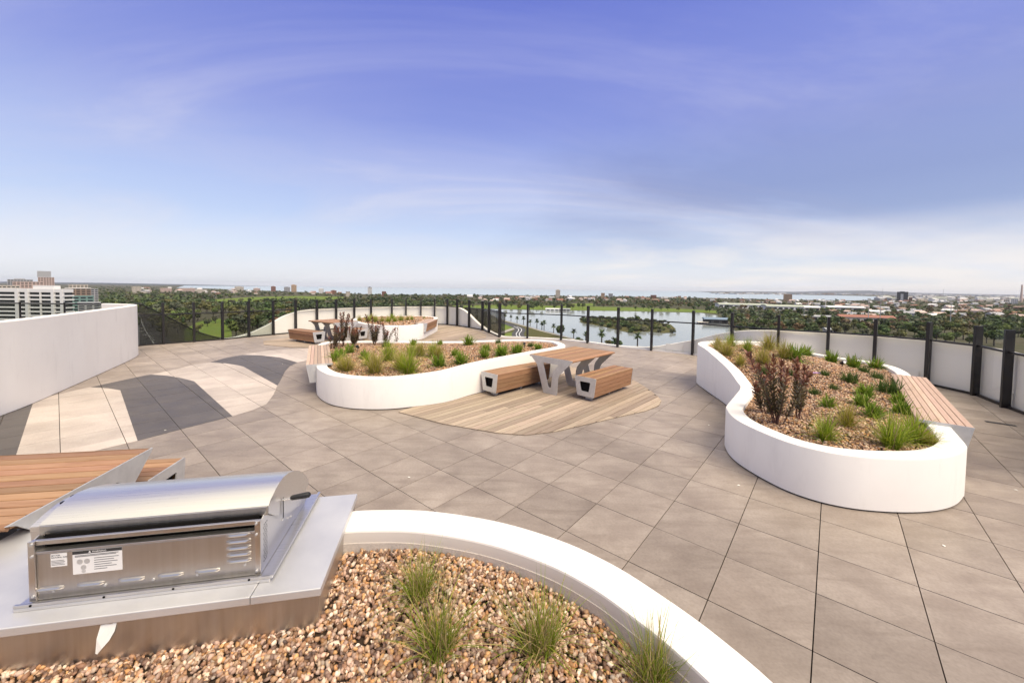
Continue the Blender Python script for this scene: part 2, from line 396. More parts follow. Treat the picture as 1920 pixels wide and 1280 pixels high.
# --- planters: outlines of the rim (photo points at the rim height there)
sm = lambda t: 0 if t <= 0 else 1 if t >= 1 else t*t*(3-2*t)
def z2(x, y): return .575+.15*sm((x+2.3)/3.4)
def z3(x, y): return .65
def z4(x, y): return .565+.39*sm((y-6.1)/3.0)*(1-sm((x-5.6)/2.6))
def z1(x, y): return .60
O2 = [atf(a, b, z2) for a, b in [(593, 684), (596, 691), (611, 699.7), (634, 705.3), (671, 709), (727.5, 709.4), (784, 704.4), (840, 696), (898, 681), (993, 662), (1050, 651.5), (1060, 647.5), (1054, 643), (1038.7, 639), (997.5, 636), (928.7, 637), (860, 639.5), (750, 639), (660, 639), (618, 640), (597, 645)]]
O2 = O2+[(-4.95, 9.6, .575), (-4.42, 8.6, .575)]
O3 = [atf(a, b, z3) for a, b in [(668, 604), (712, 610), (762, 610.3), (790, 608), (805, 603), (820, 597), (816, 594), (790, 592.2), (740, 592), (690, 593), (664, 597)]]
O4 = [atf(a, b, z4) for a, b in [(1308, 644), (1325, 656), (1361, 688), (1381, 714), (1388, 726), (1376, 743), (1364, 757), (1361.5, 765), (1374, 781), (1405, 799), (1467.5, 825), (1530, 842.5), (1592.5, 853.4), (1655, 859), (1717.5, 860.6), (1764, 858), (1795.6, 851), (1811, 840), (1811, 832), (1786, 803)]]
O4 = O4+[(6.3, 5.62, .565), (7.2, 6.62, .565), (7.95, 7.5, .565)]+[atf(a, b, z4) for a, b in [(1700, 697), (1673.75, 686), (1623.75, 676), (1573.75, 669.5), (1483, 653.4), (1442.5, 641.6), (1373.75, 638.75), (1323.75, 639.4)]]
O1 = [(-3.0, 2.42, .6), (-2.2, 2.56, .6), (-1.45, 2.69, .6), (-1.19, 2.735, .6), (-.97, 2.76, .6), (-.59, 2.755, .6), (-.1, 2.645, .6), (.32, 2.455, .6), (.62, 2.235, .6), (.84, 1.99, .6), (1.0, 1.77, .6), (1.14, 1.50, .6), (1.22, 1.15, .6), (1.18, .75, .6), (.9, .36, .6), (.2, .12, .6), (-1.0, .1, .6), (-2.2, .3, .6), (-3.0, .9, .6), (-3.25, 1.7, .6)]
def ring(o, per=6):
    c = catmull(o, per)
    if area([(p[0], p[1]) for p in c]) < 0: c = c[::-1]
    return np.array(c)
RINGS = {1: ring(O1), 2: ring(O2), 3: ring(O3), 4: ring(O4)}
def inward(P):
    d = np.roll(P[:, :2], -1, 0)-np.roll(P[:, :2], 1, 0); d /= np.maximum(np.hypot(d[:, 0], d[:, 1]), 1e-9)[:, None]
    return np.stack([-d[:, 1], d[:, 0]], 1)
def offset(P, t):
    n = inward(P)
    for _ in range(3): n = (np.roll(n, 1, 0)+2*n+np.roll(n, -1, 0)); n /= np.hypot(n[:, 0], n[:, 1])[:, None]
    Q = P.copy(); Q[:, :2] += n*t; return Q
FOOT = {k: [tuple(p[:2]) for p in RINGS[k]] for k in RINGS}

# --- timber decks let into the paving
DK1 = ccw([at(a, b) for a, b in [(747, 773), (830, 795), (930, 812), (985, 816.5), (1040, 810), (1100, 796), (1160, 782), (1210, 771), (1235, 761), (1240, 752), (1232, 742), (1210, 726), (1188, 713)]]+[(2.6, 10.2), (1.6, 11.0), (.3, 10.2), (-.8, 8.6), (-1.6, 7.4)])
DK2 = ccw([(-4.4, 16.2), (-3.2, 15.9), (-2.0, 16.2), (-1.15, 17.1), (-1.2, 18.2), (-1.75, 19.8), (-2.6, 21.2), (-3.4, 21.9), (-4.3, 22.1), (-4.6, 19.5)])
DK3 = ccw([(-9.9, 15.2), (-9.3, 14.3), (-8.0, 13.75), (-6.9, 13.7), (-6.0, 14.6), (-5.4, 16.0), (-6.4, 17.6), (-7.6, 18.1), (-9.2, 17.2)])

# --- bands of pale and charcoal pavers in the left half
def poly_px(pts): return ccw([at(a, b) for a, b in pts])
cA = [(169, 725.6), (203, 727.8), (225.6, 731.6)]
cB = [(284, 702), (312, 704), (337.5, 708), (364, 714.7)]
cC = [(393, 679.2), (422, 681), (446, 684.6), (456, 687)]
cD = [(455, 665.2), (487.5, 666), (525, 670), (558, 679.4)]
BANDS = [
 ('tile_pale', poly_px([(62, 755), (94, 742.5), (125, 735.6), (147, 730)]+cA+[(258, 826), (190, 842), (20, 884)])),
 ('tile_dark', poly_px([(62, 755), (20, 884), (-30, 900), (-300, 900), (-300, 800), (0, 781)])),
 ('tile_dark', poly_px([(170, 725.6), (219, 715), (275, 703)]+cB+[(436, 780), (353, 801), (258, 826)]+cA[::-1][:2])),
 ('tile_pale', poly_px([(284, 702), (328, 692.5), (356, 685), (393, 679.2)]+cC[1:]+[(520, 722.5), (512.5, 740), (500, 757), (475, 768), (436, 780)]+cB[::-1][:-1])),
 ('tile_dark', poly_px([(395, 678.8), (422, 671), (455, 665.2)]+cD[1:]+[(544, 686), (534, 696.6), (526.6, 712), (520, 722.5)]+cC[::-1][:-1])),
 ('tile_pale', poly_px([(455, 665), (500, 657.5), (547, 653.4), (590, 652.6), (606, 662), (585, 674)]+cD[::-1][:-1]))]

floor = MB().pz(TERR, -.30, -.03).build('terrace_floor', MT['joint']); tag(floor, kind='structure')
GAP = .0035
full = [(GAP, GAP), (TS-GAP, GAP), (TS-GAP, TS-GAP), (GAP, TS-GAP)]
def tile_mesh(poly, z, th=.03):
    b = MB(); n = len(poly); b.add([(p[0], p[1], z) for p in poly]+[(p[0], p[1], z-th) for p in poly], [tuple(range(n))]+[(i, n+i, n+(i+1) % n, (i+1) % n) for i in range(n)]); return b
fullme = {k: tile_mesh(full, 0).mesh('paver', MT[k], fixn=False) for k in ('tile', 'tile_pale', 'tile_dark')}
ang = -.6981
pieces = []                    # (distance, kind, i, j, polygon or None, z)
for i in range(-45, 30):
    for j in range(-12, 40):
        q = [tile_pt(i+a/TS, j+b/TS) for a, b in full]
        cx, cy = sum(p[0] for p in q)/4, sum(p[1] for p in q)/4
        if cy < .1 or abs(cx) > 19.5 or cy > 24 or abs(cx)/max(cy, .1) > 1.62: continue
        t = clip(TERR, q)
        if len(t) < 3 or abs(area(t)) < .004: continue
        part = abs(area(t)) < .995*abs(area(q))
        if any(all(inside(p, f) for p in q) for f in list(FOOT.values())+[DK1, DK2, DK3]): continue
        kind = 'tile'; over = []
        for k, bnd in BANDS:
            c = clip(bnd, q)
            if len(c) < 3: continue
            fr = abs(area(c))/abs(area(q))
            if fr > .985: kind = k; over = []; break
            if fr > .004: over.append((k, c))
        d = math.hypot(cx, cy)
        pieces.append((d, kind, i, j, t if part else None, 0.0))
        for k, c in over: pieces.append((d+.01, k, i, j, c, .002))
pieces.sort(key=lambda p: p[0])
rest = {k: [] for k in fullme}
cnt = 0
for d, k, i, j, poly, z in pieces:
    if cnt < 300:
        cnt += 1
        if poly is None:
            o = bpy.data.objects.new('paver', fullme[k]); o.location = (*tile_pt(i, j), random.uniform(-.0008, .0008)); o.rotation_euler = (0, 0, ang)
            link(o, floor)
        else: tile_mesh(poly, z, .031 if z == 0 else .0015).build('paver', MT[k], floor, fixn=False)
    else:
        if poly is None: poly = [tile_pt(i+a/TS, j+b/TS) for a, b in full]
        rest[k].append((poly, z))
for k, lst in rest.items():
    if not lst: continue
    b = MB(); rv = []
    for poly, z in lst:
        m0 = tile_mesh(poly, z, .031 if z == 0 else .0015); b.add(m0.v, m0.f); rv += [random.random()]*len(m0.v)
    o = b.build('distant_pavers', MT[k], floor, fixn=False); o['kind'] = 'stuff'
    a = o.data.attributes.new('rnd', 'FLOAT', 'POINT'); a.data.foreach_set('value', rv)
# shallow drain grate beside the right-hand panels
MT['b_steel'] = plain('dull_steel', (.12, .11, .10), .6, .5)
gp = [at(a, b) for a, b in [(1857, 790), (1873, 789), (1895, 799), (1870, 796)]]
gx, gy = at(1876, 794)
g = thing('floor_drain', 'small dark floor drain grate set in the pavers by the right-hand panels', 'drain', (gx, gy, .0), ang)
MB().box(-.17, .17, -.05, .05, .001, .005).build('frame', MT['black'], g)
for k in range(8): MB().box(-.16+k*.042, -.145+k*.042, -.042, .042, .0055, .007).build('bar', MT['b_steel'], g)

def deck(outline, dirv, name, plankw, label, maxlen=2.6):
    d = np.array(dirv)/np.hypot(*dirv); n = np.array([-d[1], d[0]]); rz = math.atan2(d[1], d[0])-math.pi/2
    base = MB().pz(outline, -.029, .0035).build(name, MT['joint']); tag(base, kind='structure')
    P = np.array(outline); lo, hi = (P@n).min(), (P@n).max(); a0, a1 = (P@d).min(), (P@d).max()
    s = lo; cntp = 0
    while s < hi:
        cut = a0-random.random()*maxlen
        while cut < a1:
            c2 = cut+maxlen*random.uniform(.7, 1.3)
            q = [n*(s+.006)+d*(cut+.002), n*(s+plankw-.006)+d*(cut+.002), n*(s+plankw-.006)+d*(c2-.002), n*(s+.006)+d*(c2-.002)]
            q = ccw([tuple(v) for v in q]); c = clip(outline, q)
            if len(c) >= 3 and abs(area(c)) > .004:
                # local frame with y along the plank
                cx, cy = sum(p[0] for p in c)/len(c), sum(p[1] for p in c)/len(c)
                loc = [((p[0]-cx)*math.cos(-rz)-(p[1]-cy)*math.sin(-rz), (p[0]-cx)*math.sin(-rz)+(p[1]-cy)*math.cos(-rz)) for p in c]
                under = any(all(inside(p, f) for p in c) for f in FOOT.values())
                if not under:
                    o = tile_mesh(loc, .013+random.uniform(0, .0012), .0094).build('plank', MT['deck'], base, fixn=False); o.location = (cx, cy, 0); o.rotation_euler = (0, 0, rz); cntp += 1
            cut = c2
        s += plankw
    return base
deck(DK1, (.682, .731), 'timber_deck', .128, '')
deck(DK2, (.36, .93), 'timber_deck', .125, '', 4)
deck(DK3, (.93, .36), 'timber_deck', .125, '', 4)

# --- planters
def planter(k, label, thick, gdrop, name='planter', inner_rough=False):
    P = RINGS[k]; cx, cy = P[:, 0].mean(), P[:, 1].mean()
    root = thing(name, label, 'planter', (cx, cy, 0))
    n = len(P); Z = P[:, 2]; m = MB(); rings = []
    def addr(Q, z):
        b = len(m.v); m.v += [(q[0]-cx, q[1]-cy, float(zz)) for q, zz in zip(Q, np.broadcast_to(z, (n,)))]; rings.append(b); return b
    def bridge(a, b, mi=0):
        for i in range(n): m.f.append((a+i, a+(i+1) % n, b+(i+1) % n, b+i)); m.m.append(mi)
    I0, I1, IT = offset(P, .012), offset(P, .004), offset(P, thick)
    r = [addr(P, .018), addr(P, Z-.014), addr(I1, Z-.004), addr(I0, Z), addr(offset(P, thick-.012), Z), addr(offset(P, thick-.003), Z-.005), addr(IT, Z-.016)]
    for a, b in zip(r, r[1:]): bridge(a, b)
    if inner_rough:
        r2 = addr(IT, Z-.085); bridge(r[-1], r2, 2); r3 = addr(offset(P, thick+.005), Z-.086); bridge(r2, r3, 1); r4 = addr(offset(P, thick+.006), Z-.40); bridge(r3, r4, 1)
    else:
        r4 = addr(IT, np.maximum(Z-gdrop-.15, .02)); bridge(r[-1], r4)
    w_ = m.build('wall', [MT['render'], MT['rough'], MT['undercoat']], root, smooth=True)
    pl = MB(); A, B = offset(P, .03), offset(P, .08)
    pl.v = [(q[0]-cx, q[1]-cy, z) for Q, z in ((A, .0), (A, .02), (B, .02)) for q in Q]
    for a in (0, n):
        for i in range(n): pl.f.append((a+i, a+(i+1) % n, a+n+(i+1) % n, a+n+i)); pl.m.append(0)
    pl.build('base_shadow_ring', MT['dark'], root)  # recessed ring coloured near-black to paint the shadow line along the wall base
    Q = offset(P, thick-.01); poly = [tuple(q[:2]) for q in Q]
    return root, poly
ICO_V = None
def ico(sub):
    b = bmesh.new(); bmesh.ops.create_icosphere(b, subdivisions=sub, radius=1); b.verts.ensure_lookup_table()
    V = np.array([v.co[:] for v in b.verts]); Fc = np.array([[v.index for v in f.verts] for f in b.faces]); b.free(); return V, Fc
PAL = np.array([[.62, .49, .37], [.56, .40, .27], [.50, .33, .20], [.68, .57, .46], [.40, .25, .16], [.28, .18, .13], [.58, .36, .17], [.46, .33, .26], [.70, .62, .53], [.20, .13, .10], [.52, .38, .31], [.64, .50, .42], [.24, .14, .09], [.33, .20, .12], [.16, .11, .09], [.45, .25, .11]])*np.array([.84, .765, .68])
def gravel(name, label, poly, zf, dens, size, sub, seed, pal=PAL, keep=None, parent=None):
    g = np.random.default_rng(seed); P = np.array(poly); lo, hi = P.min(0), P.max(0)
    nn = int((hi-lo).prod()*dens); pts = g.uniform(lo, hi, (nn, 2)); pts = pts[inside_np(pts, poly)]
    if keep is not None: pts = pts[keep(pts)]
    n = len(pts); V0, F0 = ico(sub); nv = len(V0)
    sc = size*g.uniform(.55, 1.25, (n, 1))*np.stack([g.uniform(.8, 1.35, n), g.uniform(.65, 1.0, n), g.uniform(.5, .85, n)], 1)
    V = V0[None]*(1+g.normal(0, .13 if sub > 1 else .16, (n, nv, 1)))
    V = V*sc[:, None, :]
    # random rotation from quaternions
    q = g.normal(size=(n, 4)); q[:, 1:3] *= .6; q /= np.linalg.norm(q, axis=1, keepdims=True); w_, x, y, z = q.T
    Rm = np.stack([1-2*(y*y+z*z), 2*(x*y-z*w_), 2*(x*z+y*w_), 2*(x*y+z*w_), 1-2*(x*x+z*z), 2*(y*z-x*w_), 2*(x*z-y*w_), 2*(y*z+x*w_), 1-2*(x*x+y*y)], 1).reshape(n, 3, 3)
    V = np.einsum('nij,nkj->nki', Rm, V)
    zz = np.array([zf(a, b) for a, b in pts])+g.uniform(-.4, .75, n)*size
    V += np.concatenate([pts, zz[:, None]], 1)[:, None, :]
    Fc = (F0[None]+(np.arange(n)*nv)[:, None, None]).reshape(-1, 3)
    c = pal[g.integers(0, len(pal), n)]*g.uniform(.55, 1.45, (n, 1)); C = np.repeat(c[:, None], nv, 1)*(1+g.normal(0, .05, (n, nv, 1)))
    me = np_mesh(name, V.reshape(-1, 3), Fc, MT['pebble'], C.reshape(-1, 3), smooth=False)
    o = link(bpy.data.objects.new(name, me)); tag(o, label, 'gravel', kind='stuff'); return o
def soil(poly, zf, root, step=.3):
    b = MB(); tri = tessellate_polygon([[Vector((p[0], p[1], 0)) for p in poly]])
    bm = bmesh.new(); vs = [bm.verts.new((p[0]-root.location.x, p[1]-root.location.y, 0)) for p in poly]
    for t in tri:
        try: bm.faces.new([vs[i] for i in t])
        except ValueError: pass
    bmesh.ops.triangulate(bm, faces=bm.faces)
    for _ in range(3): bmesh.ops.subdivide_edges(bm, edges=[e for e in bm.edges if e.calc_length() > step], cuts=1, use_grid_fill=False); bmesh.ops.triangulate(bm, faces=bm.faces)
    for v in bm.verts: v.co.z = zf(v.co.x+root.location.x, v.co.y+root.location.y)-.012
    bmesh.ops.recalc_face_normals(bm, faces=bm.faces)
    me = bpy.data.meshes.new('soil'); bm.to_mesh(me); bm.free(); me.materials.append(MT['soil'])
    if me.polygons and me.polygons[0].normal.z < 0: me.flip_normals()
    return link(bpy.data.objects.new('soil', me), root)
def mound(k, zf, poly, drop, rise):
    P = np.array(poly)
    def f(x, y):
        d = math.sqrt(((P-(x, y))**2).sum(1).min()); return zf(x, y)-drop+rise*sm(d/1.2)
    return f
p2, poly2 = planter(2, 'large white curved planter in the middle of the terrace, table standing against it', .20, .07)
p3, poly3 = planter(3, 'white curved planter farthest away, in front of the curved back panels', .20, .07)
p4, poly4 = planter(4, 'white wavy planter on the right with the long slatted bench on its far side', .21, .08)
p1, poly1 = planter(1, 'white curved planter wall in the foreground around the barbecue', .245, .16, inner_rough=True)
G2, G3, G4 = mound(2, z2, poly2, .06, .05), mound(3, z3, poly3, .05, .05), mound(4, z4, poly4, .075, .03)
def G1(x, y): return .435+.02*math.sin(x*2.1+y)+.015*math.sin(y*3.3)
for pl, f, r_ in ((poly1, G1, p1), (poly2, G2, p2), (poly3, G3, p3), (poly4, G4, p4)): soil(pl, f, r_)
# barbecue frame: u runs left along the front of the counter, v away from the camera
FR = np.array(at(506, 1087, .66)); UU = np.array([-.98147, -.19161]); VV = np.array([-.19161, .98147])
def under_bbq(p):
    q = p-FR; u, v = q@UU, q@VV; return ~((u > -.25) & (u < 1.8) & (v > -.055) & (v < .9))
vis1 = lambda p: under_bbq(p) & (p[:, 1] > .9)
gravel('gravel', 'brown and cream river pebbles filling the foreground planter', [tuple(p) for p in offset(np.array([(*p, 0) for p in poly1]), .02)[:, :2]], G1, 5600, .0148, 1, 1, keep=vis1)
PAL2 = PAL*np.array([.94, .90, .82])
gravel('gravel', 'tan gravel filling the middle planter', poly2, G2, 2200, .019, 1, 2, PAL2)
gravel('gravel', 'tan gravel filling the farthest planter', poly3, G3, 420, .042, 1, 3, PAL2)
gravel('gravel', 'tan and brown gravel filling the right-hand planter', poly4, G4, 2400, .018, 1, 4, PAL2)

# --- big white wall on the left
WP = catmull([(-6.5, 2.2), (-7.3, 4.0), (-7.98, 5.3), (-8.47, 6.27), (-8.79, 6.96), (-9.62, 8.47), (-10.48, 10.01), (-11.2, 11.25), (-11.62, 11.85), (-12.0, 12.2), (-12.5, 12.42), (-13.3, 12.6)], 6, False)
WP = np.array(WP); m = MB(); n = len(WP); d = np.gradient(WP, axis=0); d /= np.hypot(d[:, 0], d[:, 1])[:, None]; nn = np.stack([-d[:, 1], d[:, 0]], 1)
o0 = WP.mean(0)
prof = [(0, .012), (0, 1.555), (.012, 1.57), (.168, 1.57), (.18, 1.555), (.18, .012)]
for p, q in zip(WP, nn):
    for t, z in prof: m.v.append((p[0]+q[0]*t-o0[0], p[1]+q[1]*t-o0[1], z))
kf = len(prof)
for i in range(n-1):
    for k in range(kf): m.f.append((i*kf+k, i*kf+(k+1) % kf, (i+1)*kf+(k+1) % kf, (i+1)*kf+k)); m.m.append(0)
m.f.append(tuple(range(kf))); m.m.append(0); m.f.append(tuple((n-1)*kf+k for k in range(kf))); m.m.append(0)
wl = m.build('white_wall', MT['render'], smooth=True); wl.location = (o0[0], o0[1], 0); tag(wl, 'tall plain white curved wall on the left edge of the terrace', 'wall')

# --- balustrade: posts, rails and panes; cream parapet wave behind it
SEC = [(0, 10, 'grey-tinted glass balustrade on the left, looking over the park and the road'), (10, 20, 'glass balustrade curving round behind the farthest planter'),
       (20, 31, 'glass balustrade in front of the lake, between the far planter and the right-hand planter'), (31, NP_-1, 'glass balustrade with thick black posts along the right edge')]
def seg_box(m, a, b, t, z0, z1, off=0.0, trim=0.0):
    a, b = np.array(a, float), np.array(b, float); d = (b-a); l = np.hypot(*d); d /= l; nrm = np.array([-d[1], d[0]])
    a = a+d*trim; b = b-d*trim
    P = [a+nrm*(off-t/2), b+nrm*(off-t/2), b+nrm*(off+t/2), a+nrm*(off+t/2)]
    m.add([(*p, z0) for p in P]+[(*p, z1) for p in P], [(0, 3, 2, 1), (4, 5, 6, 7), (0, 1, 5, 4), (1, 2, 6, 5), (2, 3, 7, 6), (3, 0, 4, 7)])
for s0, s1, lab in SEC:
    c0 = FP[s0:s1+1].mean(0); root = thing('glass_balustrade', lab, 'balustrade', (c0[0], c0[1], 0))
    for i in range(s0, s1+1):
        if i == s1 and s1 != NP_-1: pass
        if i > s0 or s0 == 0:
            nr = fence_normal(i); rz = math.atan2(nr[1], nr[0])-math.pi/2
            p = FP[i]-nr*.03-c0
            MB().box(-.034 if i > 3 else -.02, .034 if i > 3 else .02, -.065 if i > 3 else -.02, .065 if i > 3 else .02, -.02, 1.545).build('post', MT['black'], root, (p[0], p[1], 0), rz, bevel=.004)
        if i < s1:
            a, b = FP[i]-c0, FP[i+1]-c0
            m = MB(); seg_box(m, a, b, .05, 1.085 if i > 3 else 1.47, 1.125 if i > 3 else 1.51, -.02, .03); m.build('rail', MT['black'], root)
            m = MB(); seg_box(m, a, b, .012, .05, 1.084 if i > 3 else 1.469, .0, .036); m.build('lower_pane', MT['glass_grey' if i < 9 else 'glass'], root)
            m = MB(); seg_box(m, a, b, .012, 1.126 if i > 3 else 1.511, 1.72, .0, .006); m.build('upper_pane', MT['glass'], root)
            m = MB(); seg_box(m, a, b, .04, .0, .05, .0, .03); m.build('base_channel', MT['black' if i < 24 or i > 30 else 'render'], root)
# parapet: height along the line, by post number (index may be fractional)
HKEY = [(0, 0.02), (7.0, .02), (7.6, .03), (8.2, .17), (9, .52), (9.5, .80), (10.2, 1.0), (11, 1.07), (19.6, 1.07), (20.0, 1.06), (20.5, .92), (21, .62), (21.6, .22), (22.2, .05), (23, .03), (28.2, .03), (29, .10), (30, .50), (30.6, .80), (31.3, 1.0), (32, 1.065), (NP_, 1.065)]
def parapet(i0, i1, label, per=8):
    ts = np.linspace(i0, i1, int((i1-i0)*per)+1); sp = catmull([tuple(p) for p in FP], per, False); sp = np.array(sp)
    idx = np.linspace(0, NP_-1, len(sp)); X = np.interp(ts, idx, sp[:, 0]); Y = np.interp(ts, idx, sp[:, 1])
    Hh = np.interp(ts, [a for a, b in HKEY], [b for a, b in HKEY])
    for _ in range(2): Hh[1:-1] = .25*Hh[:-2]+.5*Hh[1:-1]+.25*Hh[2:]
    d = np.stack([np.gradient(X), np.gradient(Y)], 1); d /= np.hypot(d[:, 0], d[:, 1])[:, None]; nr = np.stack([-d[:, 1], d[:, 0]], 1)
    m = MB(); cx, cy = X.mean(), Y.mean(); n = len(ts)
    for x, y, h, q in zip(X, Y, Hh, nr):
        for t, z in ((.085, -.9), (.085, h), (.097, h+.012), (.235, h+.012), (.25, h), (.25, -.9)): m.v.append((x+q[0]*t-cx, y+q[1]*t-cy, z))
    for i in range(n-1):
        for k in range(6): m.f.append((i*6+k, i*6+(k+1) % 6, (i+1)*6+(k+1) % 6, (i+1)*6+k)); m.m.append(0)
    m.f.append(tuple(range(6))); m.m.append(0); m.f.append(tuple((n-1)*6+k for k in range(6))); m.m.append(0)
    root = thing('parapet_wall', label, 'parapet', (cx, cy, 0)); m.build('wall', MT['parapet'], root, smooth=True)
    return root
def hatch(root, i, side):
    a, b = FP[i], FP[i+1]; d = (b-a)/np.hypot(*(b-a)); nr = np.array([-d[1], d[0]]); c = a+(b-a)*side+nr*.0795
    rz = math.atan2(d[1], d[0])
    MB().box(-.28, .28, -.004, .004, .06, .30).build('access_panel', MT['parapet'], root, (c[0]-root.location.x, c[1]-root.location.y, 0), rz)
par1 = parapet(7.0, 22.2, 'cream parapet wave rising and falling behind the back glass')
par2 = parapet(22.2, NP_-1, 'cream parapet wave low at the lake and tall along the right edge')
for i, s_ in ((29, .55), (34, .55), (36, .7), (33, .5)): hatch(par2, i, s_)
# dark perforated facade screens outside the glass
def screen(i0, i1, hk, label, off=.45):
    ts = np.linspace(i0, i1, 30); sp = np.array(catmull([tuple(p) for p in FP], 8, False)); idx = np.linspace(0, NP_-1, len(sp))
    X = np.interp(ts, idx, sp[:, 0]); Y = np.interp(ts, idx, sp[:, 1]); Hh = np.interp(ts, [a for a, b in hk], [b for a, b in hk])
    for _ in range(3): Hh[1:-1] = .25*Hh[:-2]+.5*Hh[1:-1]+.25*Hh[2:]
    d = np.stack([np.gradient(X), np.gradient(Y)], 1); d /= np.hypot(d[:, 0], d[:, 1])[:, None]; nr = np.stack([-d[:, 1], d[:, 0]], 1)
    X = X+nr[:, 0]*off; Y = Y+nr[:, 1]*off; cx, cy = X.mean(), Y.mean()
    root = thing('facade_screen', label, 'screen', (cx, cy, 0)); m = MB(); n = len(ts)
    for x, y, h, q in zip(X, Y, Hh, nr):
        for t, z in ((0, -2.5), (0, h), (.02, h), (.02, -2.5)): m.v.append((x+q[0]*t-cx, y+q[1]*t-cy, z))
    for i in range(n-1):
        for k in range(4): m.f.append((i*4+k, i*4+(k+1) % 4, (i+1)*4+(k+1) % 4, (i+1)*4+k)); m.m.append(0)
    m.build('mesh_panel', MT['screen'], root)
    MB().tube([(x-cx, y-cy, h) for x, y, h in zip(X, Y, Hh)], .022, 6).build('edge_trim', MT['black'], root)
    return root
screen(3.9, 7.3, [(3.9, 1.50), (4.3, 1.48), (4.7, 1.35), (5.0, 1.12), (5.6, .72), (6.2, .33), (6.8, .10), (7.3, .0)], 'dark perforated screen with a sweeping curved edge outside the left glass')
screen(20.0, 23.6, [(20, 1.07), (23.0, 1.07), (23.6, 1.05)], 'dark perforated screen behind the glass beside the farthest planter', .5)
# ================================================================== furniture
def local_frame(origin, xdir):
    return math.atan2(xdir[1], xdir[0])
def round_poly(p, r, seg=3):
    out = []
    n = len(p)
    for i in range(n):
        a, b, c = np.array(p[i-1], float), np.array(p[i], float), np.array(p[(i+1) % n], float)
        u, v = a-b, c-b; lu, lv = np.hypot(*u), np.hypot(*v); rr = min(r, lu*.4, lv*.4); s, e = b+u/lu*rr, b+v/lv*rr
        for k in range(seg+1):
            t = k/seg; out.append(tuple((1-t)**2*s+2*t*(1-t)*b+t*t*e))
    return out
def plate(outer, hole, y0, y1):
    """steel end plate in the x-z plane with an opening"""
    m = MB(); n, k = len(outer), len(hole)
    tri = tessellate_polygon([[Vector((p, q, 0)) for p, q in outer], [Vector((p, q, 0)) for p, q in hole]]) if hole else tessellate_polygon([[Vector((p, q, 0)) for p, q in outer]])
    P = outer+hole; t = len(P)
    m.v = [(p, y0, q) for p, q in P]+[(p, y1, q) for p, q in P]
    for a in tri: m.f.append(tuple(a)); m.f.append(tuple(t+i for i in a[::-1]))
    for b, l in ((0, n), (n, k)):
        for i in range(l): m.f.append((b+i, b+(i+1) % l, t+b+(i+1) % l, t+b+i))
    m.m = [0]*len(m.f); return m
T_OUT = [(0, .77), (-.018, .742), (-.215, .55), (-.30, .47), (-.345, .40), (-.362, .34), (-.378, .05), (-.392, .0), (-.735, .0), (-.752, .03), (-.93, .58), (-1.10, .742), (-1.16, .77)]
T_HOLE = [(-.764, .645), (-.612, .135), (-.538, .135), (-.515, .40), (-.49, .47), (-.36, .635), (-.38, .645)]
def picnic_table(label, loc, rz, length=1.72, group=None):
    t = thing('picnic_table', label, 'table', loc, rz, group)
    pm = plate(T_OUT, round_poly(T_HOLE, .03), -.006, .006).mesh('leg_plate', MT['galv'])
    for y in (.006, length*.52, length-.05):
        o = bpy.data.objects.new('leg_plate', pm); link(o, t); o.location = (0, y, 0)
    n = 11; wd = 1.10/n
    sme = MB().box(-wd/2+.006, wd/2-.006, .013, length, .735, .774).mesh('slat', MT['slat'])
    for k in range(n):
        o = bpy.data.objects.new('slat', sme); link(o, t); o.location = (-.03-wd*(k+.5), 0, 0)
        bv = o.modifiers.new('b', 'BEVEL'); bv.width = .004; bv.segments = 1
    for x, sgn in ((-.028, 1), (-1.132, -1)):
        arc = [(x, .735)]+[(x+sgn*.022*math.cos(a)+0, .752+.022*math.sin(a)) for a in np.linspace(-1.2, 1.5, 7)]
        MB().py(arc, .013, length).build('edge_slat', MT['slat'], t)
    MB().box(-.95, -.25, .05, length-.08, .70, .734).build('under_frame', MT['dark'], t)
    return t
B_OUT = [(0, .47), (-.5, .47), (-.433, .083), (-.047, .083)]
B_HOLE = [(-.13, .375), (-.38, .372), (-.34, .185), (-.165, .180)]
def slat_bench(label, loc, rz, length=1.58, group=None, m='slat', name='slat_bench', side=True):
    t = thing(name, label, 'bench', loc, rz, group)
    pm = plate(round_poly(B_OUT, .025), round_poly(B_HOLE, .02), -.006, .006).mesh('end_plate', MT['galv'])
    for y in (.006, length-.006):
        o = bpy.data.objects.new('end_plate', pm); link(o, t); o.location = (0, y, 0)
    for k in range(5):
        x0, x1 = -.012-k*.0955, -.012-(k+1)*.0955+.009
        o = MB().box(x1, x0, .013, length-.013, .442, .466).build('slat', MT[m], t, bevel=.003)
    for sgn in (1, -1):
        for k in range(4):
            za, zb = .436-k*.089, .436-(k+1)*.089+.006
            def xs(z, d): 
                x = -(.47-z)/(.47-.083)*.046
                return (x-.006-d) if sgn > 0 else (-.5+(.47-z)/(.47-.083)*.067+.006+d)
            MB().py([(xs(za, 0), za), (xs(zb, 0), zb), (xs(zb, .022), zb), (xs(za, .022), za)], .013, length-.013).build('slat', MT[m], t)
    MB().py([(-.12, .40), (-.39, .40), (-.36, .12), (-.13, .12)], .05, length-.05).build('core', MT['dark'], t)  # added near-black filler, paints the shade seen through the end-plate openings
    for y in (.12, length*.5, length-.26):
        MB().box(-.31, -.17, y, y+.07, .0, .10).build('leg', MT['galv'], t)
    return t
